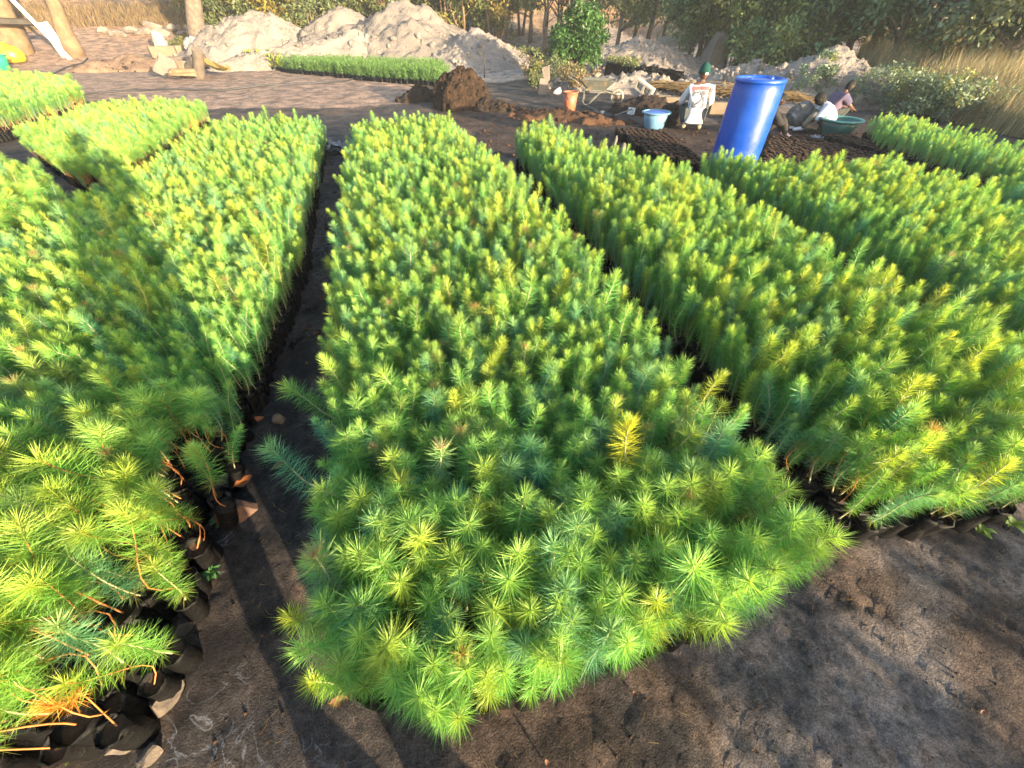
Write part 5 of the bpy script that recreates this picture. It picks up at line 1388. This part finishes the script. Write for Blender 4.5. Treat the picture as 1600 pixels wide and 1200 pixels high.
def hand_bm(bm, wrist, dirv, palm_n, s=1.0, side=1):
    """palm, four bent fingers of different length and a thumb from the palm's side"""
    d = Vector(dirv).normalized(); n = Vector(palm_n); n = (n - d * n.dot(d)).normalized(); r = d.cross(n) * side; w = Vector(wrist)
    palm = skin_mesh({'a': w - d * .02 * s, 'b': w + d * .04 * s, 'c': w + d * .085 * s}, [('a', 'b'), ('b', 'c')], {'a': (.024 * s, .02 * s), 'b': (.036 * s, .018 * s), 'c': (.036 * s, .014 * s)}, 1)
    to_bm(bm, palm)
    for i, L in enumerate((.07, .078, .073, .058)):
        b = w + d * .075 * s + r * (.028 - .019 * i) * s; e1 = b + (d * .9 + n * .25) * L * .45 * s; e2 = e1 + (d * .7 + n * .7) * L * .32 * s; e3 = e2 + (d * .35 + n) * L * .25 * s
        to_bm(bm, skin_mesh({'a': b, 'b': e1, 'c': e2, 'd': e3}, [('a', 'b'), ('b', 'c'), ('c', 'd')], {'a': .0095 * s, 'b': .009 * s, 'c': .008 * s, 'd': .006 * s}, 1))
    b = w + d * .02 * s + r * .028 * s
    to_bm(bm, skin_mesh({'a': b, 'b': b + (d * .6 + r * .7) * .035 * s, 'c': b + (d * .9 + r * .55 + n * .4) * .065 * s}, [('a', 'b'), ('b', 'c')], {'a': .012 * s, 'b': .011 * s, 'c': .008 * s}, 1))

def bm_link(bm, name, m, parent):
    me = bpy.data.meshes.new(name); bm.to_mesh(me); bm.free(); me.materials.append(m); me.polygons.foreach_set('use_smooth', [True] * len(me.polygons)); me.update()
    return link(name, me, parent)

def person(loc, rz, label, J, face, up=(0, 0, 1), top='hoodie', legs='trouser', hair='short', scale=1.0, sleeve=1.0, foot='skin', hand_n=(0, 0, -1), loose=1.25, hem=None):
    """J: joints in metres, +Y ahead; left and right as lsh, rsh ... ; the body is one skin, the clothes are its children"""
    t = thing('person', loc, label, 'person', rz); t.scale = (scale,) * 3
    E = [('pelvis', 'spine'), ('spine', 'chest'), ('chest', 'neck'), ('neck', 'skull')]
    for s in 'lr': E += [('chest', s + 'sh'), (s + 'sh', s + 'el'), (s + 'el', s + 'wr'), ('pelvis', s + 'hip'), (s + 'hip', s + 'knee'), (s + 'knee', s + 'ank'), (s + 'ank', s + 'toe')]
    Rd = dict(pelvis=(.14, .11), spine=(.125, .10), chest=(.145, .105), neck=.05, skull=.045)
    for s in 'lr': Rd.update({s + 'sh': .058, s + 'el': .042, s + 'wr': .03, s + 'hip': .09, s + 'knee': .062, s + 'ank': .042, s + 'toe': (.035, .025)})
    J = {k: Vector(v) for k, v in J.items()}
    J['skull'] = J['neck'] + (J['head'] - J['neck']) * .75
    body = bmesh.new()
    to_bm(body, skin_mesh({k: v for k, v in J.items() if k != 'head'}, E, Rd, 2, 'pelvis'))
    m = head_bm(body, J['head'], face, up)
    for s, sg in (('l', 1), ('r', -1)):
        hand_bm(body, J[s + 'wr'] + (J[s + 'wr'] - J[s + 'el']).normalized() * .02, J[s + 'wr'] - J[s + 'el'], hand_n, .95, -sg)
    bm_link(body, 'body', M['skin'], t)
    # eyes
    for sx in (-1, 1):
        eb = bmesh.new(); bmesh.ops.create_uvsphere(eb, u_segments=10, v_segments=8, radius=.0125)
        for v in eb.verts: v.co = v.co + J['head'] + m @ Vector((sx * .028, .081, .008))
        bm_link(eb, 'eye', M['eye'], t)
    # shirt
    Es = [('pelvis', 'spine'), ('spine', 'chest')]; k = loose
    Js = {n: J[n] for n in ('pelvis', 'spine', 'chest')}; Js['collar'] = J['chest'].lerp(J['neck'], .75); Es.append(('chest', 'collar'))
    Rs = dict(pelvis=(.155 * k, .13 * k), spine=(.165 * k, .135 * k), chest=(.15 * k, .125 * k), collar=(.075, .07))
    if hem: Js['hem'] = Vector(hem); Es.append(('pelvis', 'hem')); Rs['hem'] = (.17 * k, .14 * k)
    for s in 'lr':
        Js[s + 'sh'] = J[s + 'sh']; Es.append(('chest', s + 'sh')); Rs[s + 'sh'] = .072 * k
        Js[s + 'el'] = J[s + 'el'] if sleeve >= .5 else J[s + 'sh'].lerp(J[s + 'el'], sleeve * 2); Es.append((s + 'sh', s + 'el')); Rs[s + 'el'] = .06 * k
        if sleeve > .5:
            Js[s + 'cuff'] = J[s + 'el'].lerp(J[s + 'wr'], sleeve * 2 - 1); Es.append((s + 'el', s + 'cuff')); Rs[s + 'cuff'] = .044 * k
    sb2 = bmesh.new(); to_bm(sb2, skin_mesh(Js, Es, Rs, 2, 'pelvis'))
    for v in sb2.verts:
        nz = float(fbm(np.array(v.co.x * 11 + v.co.z * 5), np.array(v.co.y * 11 + v.co.z * 9), 3)) - .5
        v.co += v.normal * nz * .03
    shirt = bm_link(sb2, 'shirt', M[top], t)
    El, Jl, Rl = [], {'pelvis': J['pelvis']}, {'pelvis': (.15, .125)}
    for s in 'lr':
        for n, r in (('hip', .105), ('knee', .082), ('ank', .062)):
            Jl[s + n] = J[s + n]; Rl[s + n] = r
        Jl[s + 'ank'] = J[s + 'knee'].lerp(J[s + 'ank'], .92)
        El += [('pelvis', s + 'hip'), (s + 'hip', s + 'knee'), (s + 'knee', s + 'ank')]
    lb = bmesh.new(); to_bm(lb, skin_mesh(Jl, El, Rl, 2, 'pelvis')); bm_link(lb, 'trousers', M[legs], t)
    for s in 'lr':
        fb = bmesh.new(); d = (J[s + 'toe'] - J[s + 'ank'])
        to_bm(fb, skin_mesh({'a': J[s + 'ank'] - d * .25, 'b': J[s + 'ank'] + d * .4, 'c': J[s + 'toe'] + d * .12}, [('a', 'b'), ('b', 'c')], {'a': .048, 'b': (.05, .042), 'c': (.045, .03)}, 2)); bm_link(fb, 'shoe', M[foot], t)
    # hair or hat
    hb = bmesh.new(); bmesh.ops.create_icosphere(hb, subdivisions=4, radius=1)
    kill = []
    for v in hb.verts:
        d = v.co.copy()
        if hair == 'beanie':
            lim = -.05 - .25 * (-d.y)
            x, y, z = d.x * .096, d.y * .117, d.z * .122
            if d.z > .2: z += .035 * (d.z - .2); y -= .03 * max(0, d.z - .3)
            if d.z < lim: z = lim * .118; 
        else:
            lim = .25 if d.y > .55 else (-.15 if d.y > -.1 else -.55)
            k2 = 1.07 if hair == 'short' else 1.16
            nz = 1 + .06 * (random.random() - .5)
            x, y, z = d.x * .077 * k2 * nz, d.y * .097 * k2 * nz, d.z * .118 * k2 * nz
            if d.z < lim: x *= .9; y *= .9; z *= .95
        v.co = m @ Vector((x, y, z)) + J['head']
    hat = bm_link(hb, 'beanie' if hair == 'beanie' else 'hair', M['beanie'] if hair == 'beanie' else M['hair'], t)
    return t, shirt, J, m

squat = dict(pelvis=(0, 0, .27), spine=(0, .03, .44), chest=(0, .07, .60), neck=(0, .10, .74), head=(0.0, .13, .87),
             lsh=(-.17, .07, .66), rsh=(.17, .07, .66), lel=(-.26, .22, .44), rel=(.25, .24, .44), lwr=(-.14, .44, .32), rwr=(.12, .46, .30),
             lhip=(-.10, .03, .26), rhip=(.10, .03, .26), lknee=(-.20, .36, .40), rknee=(.20, .36, .40), lank=(-.14, .06, .08), rank=(.14, .06, .08), ltoe=(-.16, .24, .03), rtoe=(.16, .24, .03))
c = P(1078, 206, 0)
t, shirt, J, m = person((c.x, c.y, 0), R(-14), 'squatting worker seen from behind, white shirt with red and black print, dark green beanie', squat, (-.25, .9, -.35), top='hoodie', legs='trouser', hair='beanie', scale=.92, sleeve=.72, foot='brown_cloth', loose=1.02, hem=(0, -.03, .15))
MB().box((J['head'].x + .03, J['head'].y - .112, J['head'].z + .0), (.05, .006, .03), Euler((0.1, 0, 0)), 0, .004).build('hat_tag', M['white'], t)
# back print: laid on the shirt's back as thin strips that follow it
bpy.context.view_layer.update()
from mathutils.bvhtree import BVHTree
bvh = BVHTree.FromPolygons([v.co for v in shirt.data.vertices], [list(p.vertices) for p in shirt.data.polygons])
def print_strip(pts, w, name, m_, arrow=0.0):
    vs, fs = [], []; pts = [Vector((a, b)) for a, b in pts]; seg = []
    for i in range(len(pts) - 1):
        for k in range(6): seg.append(pts[i].lerp(pts[i + 1], k / 6))
    seg.append(pts[-1])
    for i, p in enumerate(seg):
        d = (seg[min(i + 1, len(seg) - 1)] - seg[max(i - 1, 0)]).normalized(); nrm = Vector((-d.y, d.x))
        f = i / (len(seg) - 1); ww = w
        for s in (-1, 0, 1):
            q2 = p + nrm * ww * s; h = bvh.ray_cast(Vector((q2.x, -1.0, q2.y)), Vector((0, 1, 0)))
            y = h[0].y if h[0] is not None else 0
            vs.append((q2.x, y - .014, q2.y))
    for i in range(len(seg) - 1):
        for j in range(2): a = i * 3 + j; fs.append((a, a + 1, a + 4, a + 3))
    return MB().add(vs, fs).build(name, M[m_], t)
print_strip([(-.13, .655), (.0, .672), (.13, .665)], .026, 'red_band', 'print_red')
print_strip([(-.14, .645), (-.10, .668)], .034, 'red_shoulder_print', 'print_red')
for a in ([(-.10, .60), (.0, .62), (.08, .53), (.10, .40)], [(.07, .61), (.04, .50), (-.08, .41)]): print_strip(a, .014, 'arrow_shaft', 'print_grey')
for a in ([(-.10, .55), (-.10, .61), (-.04, .61)], [(-.09, .475), (-.09, .405), (-.02, .405)], [(.06, .41), (.10, .40), (.115, .45)], [(.035, .62), (.085, .62), (.085, .57)]): print_strip(a, .016, 'arrow_head', 'print_grey')

sit = dict(pelvis=(0, 0, .14), spine=(0, .04, .32), chest=(0, .12, .48), neck=(0, .19, .60), head=(0, .25, .71),
           lsh=(-.17, .12, .53), rsh=(.17, .12, .53), lel=(-.24, .28, .34), rel=(.24, .30, .34), lwr=(-.10, .48, .30), rwr=(.10, .50, .28),
           lhip=(-.10, .03, .13), rhip=(.10, .03, .13), lknee=(-.17, .42, .38), rknee=(.16, .40, .40), lank=(-.13, .56, .08), rank=(.12, .58, .07), ltoe=(-.14, .72, .05), rtoe=(.13, .74, .04))
c = P(1180, 214, 0)
person((c.x, c.y, 0), R(-100), 'seated worker half hidden behind the blue drum in dark clothes with pale pink socks', sit, (0, .8, -.5), top='black_cloth', legs='black_cloth', hair='short', scale=.72, sleeve=.9, foot='skin_sole')
sit2 = dict(sit); sit2.update(neck=(0, .30, .56), head=(-.02, .40, .63), chest=(0, .22, .46), spine=(0, .09, .32), lsh=(-.17, .22, .50), rsh=(.17, .22, .50), lel=(-.23, .36, .28), rel=(.23, .38, .28), lwr=(-.12, .52, .2), rwr=(.1, .55, .18))
c = P(1296, 210, 0)
person((c.x, c.y + .12, 0), R(72), 'seated worker in a white shirt and khaki trousers bending low behind the green basin', sit2, (.1, .75, -.65), top='hoodie', legs='brown_cloth', hair='full', scale=.74, sleeve=.55, foot='shoe')
sq2 = dict(squat); sq2.update(neck=(0, .20, .70), head=(0, .28, .82), chest=(0, .14, .58), spine=(0, .06, .44), lsh=(-.16, .14, .63), rsh=(.16, .14, .63), lel=(-.22, .34, .44), rel=(.22, .34, .44), lwr=(-.1, .58, .36), rwr=(.1, .58, .36))
c = P(1306, 204, 0)
person((c.x - .05, c.y + .35, 0), R(-82), 'squatting boy in a dark dusky shirt facing right behind the green basin', sq2, (0, .85, -.4), top='navy_cloth', legs='trouser', hair='short', scale=.72, sleeve=.4, foot='skin')

# the photographer, standing behind the camera and casting the long shadow over the path and the left bed
stand = dict(pelvis=(0, 0, .95), spine=(0, .0, 1.12), chest=(0, -.01, 1.32), neck=(0, 0, 1.46), head=(0, .03, 1.60),
             lsh=(-.19, 0, 1.39), rsh=(.19, 0, 1.39), lel=(-.34, .06, 1.22), rel=(.34, .06, 1.22), lwr=(-.12, .20, 1.42), rwr=(.12, .20, 1.42),
             lhip=(-.1, 0, .92), rhip=(.1, 0, .92), lknee=(-.12, .03, .5), rknee=(.12, .03, .5), lank=(-.13, 0, .08), rank=(.13, 0, .08), ltoe=(-.15, .15, .03), rtoe=(.15, .15, .03))
person((0.02, -.36, 0), 0, 'standing photographer in a grey shirt and dark trousers holding both hands up', stand, (0, .8, -.5), top='grey_cloth', legs='trouser', hair='short', scale=1.0, sleeve=.4, foot='shoe')

# a loose bush behind the photographer's right shoulder: its shade falls across the right foreground
for k, (x, y, hh, rr_, nc) in enumerate([(3.0, -2.05, 1.12, 0.36, 30), (3.9, -1.75, 1.0, 0.34, 18), (4.6, -1.2, 0.95, 0.38, 18)]):
    plant_tree('bush', 'bush', ['dense upright leafy bush', 'loose small leafy bush', 'thin low leafy bush'][k] + ' on the open soil behind the photographer', Vector((x, y, 0)), hh, rr_, 0.1, 600 + k, GREENS['olive'], nc, 60, 0.07, 'bark', 0.02, 3, 0.3)

# smoke and dust hanging in the evening air
hz, hnt, hb_ = newmat('haze'); hnt.nodes.remove(hb_)
pv = hnt.nodes.new('ShaderNodeVolumePrincipled'); pv.inputs['Color'].default_value = (0.80, 0.86, 0.93, 1); pv.inputs['Density'].default_value = 0.0014; pv.inputs['Anisotropy'].default_value = 0.0
hnt.links.new(pv.outputs[0], hnt.nodes['Material Output'].inputs['Volume'])
bx = MB().box((0, 15, 9), (110, 110, 22)).build('haze', hz); tag(bx, kind='stuff'); bx['label'] = 'thin smoky haze over the nursery'; bx['category'] = 'haze'
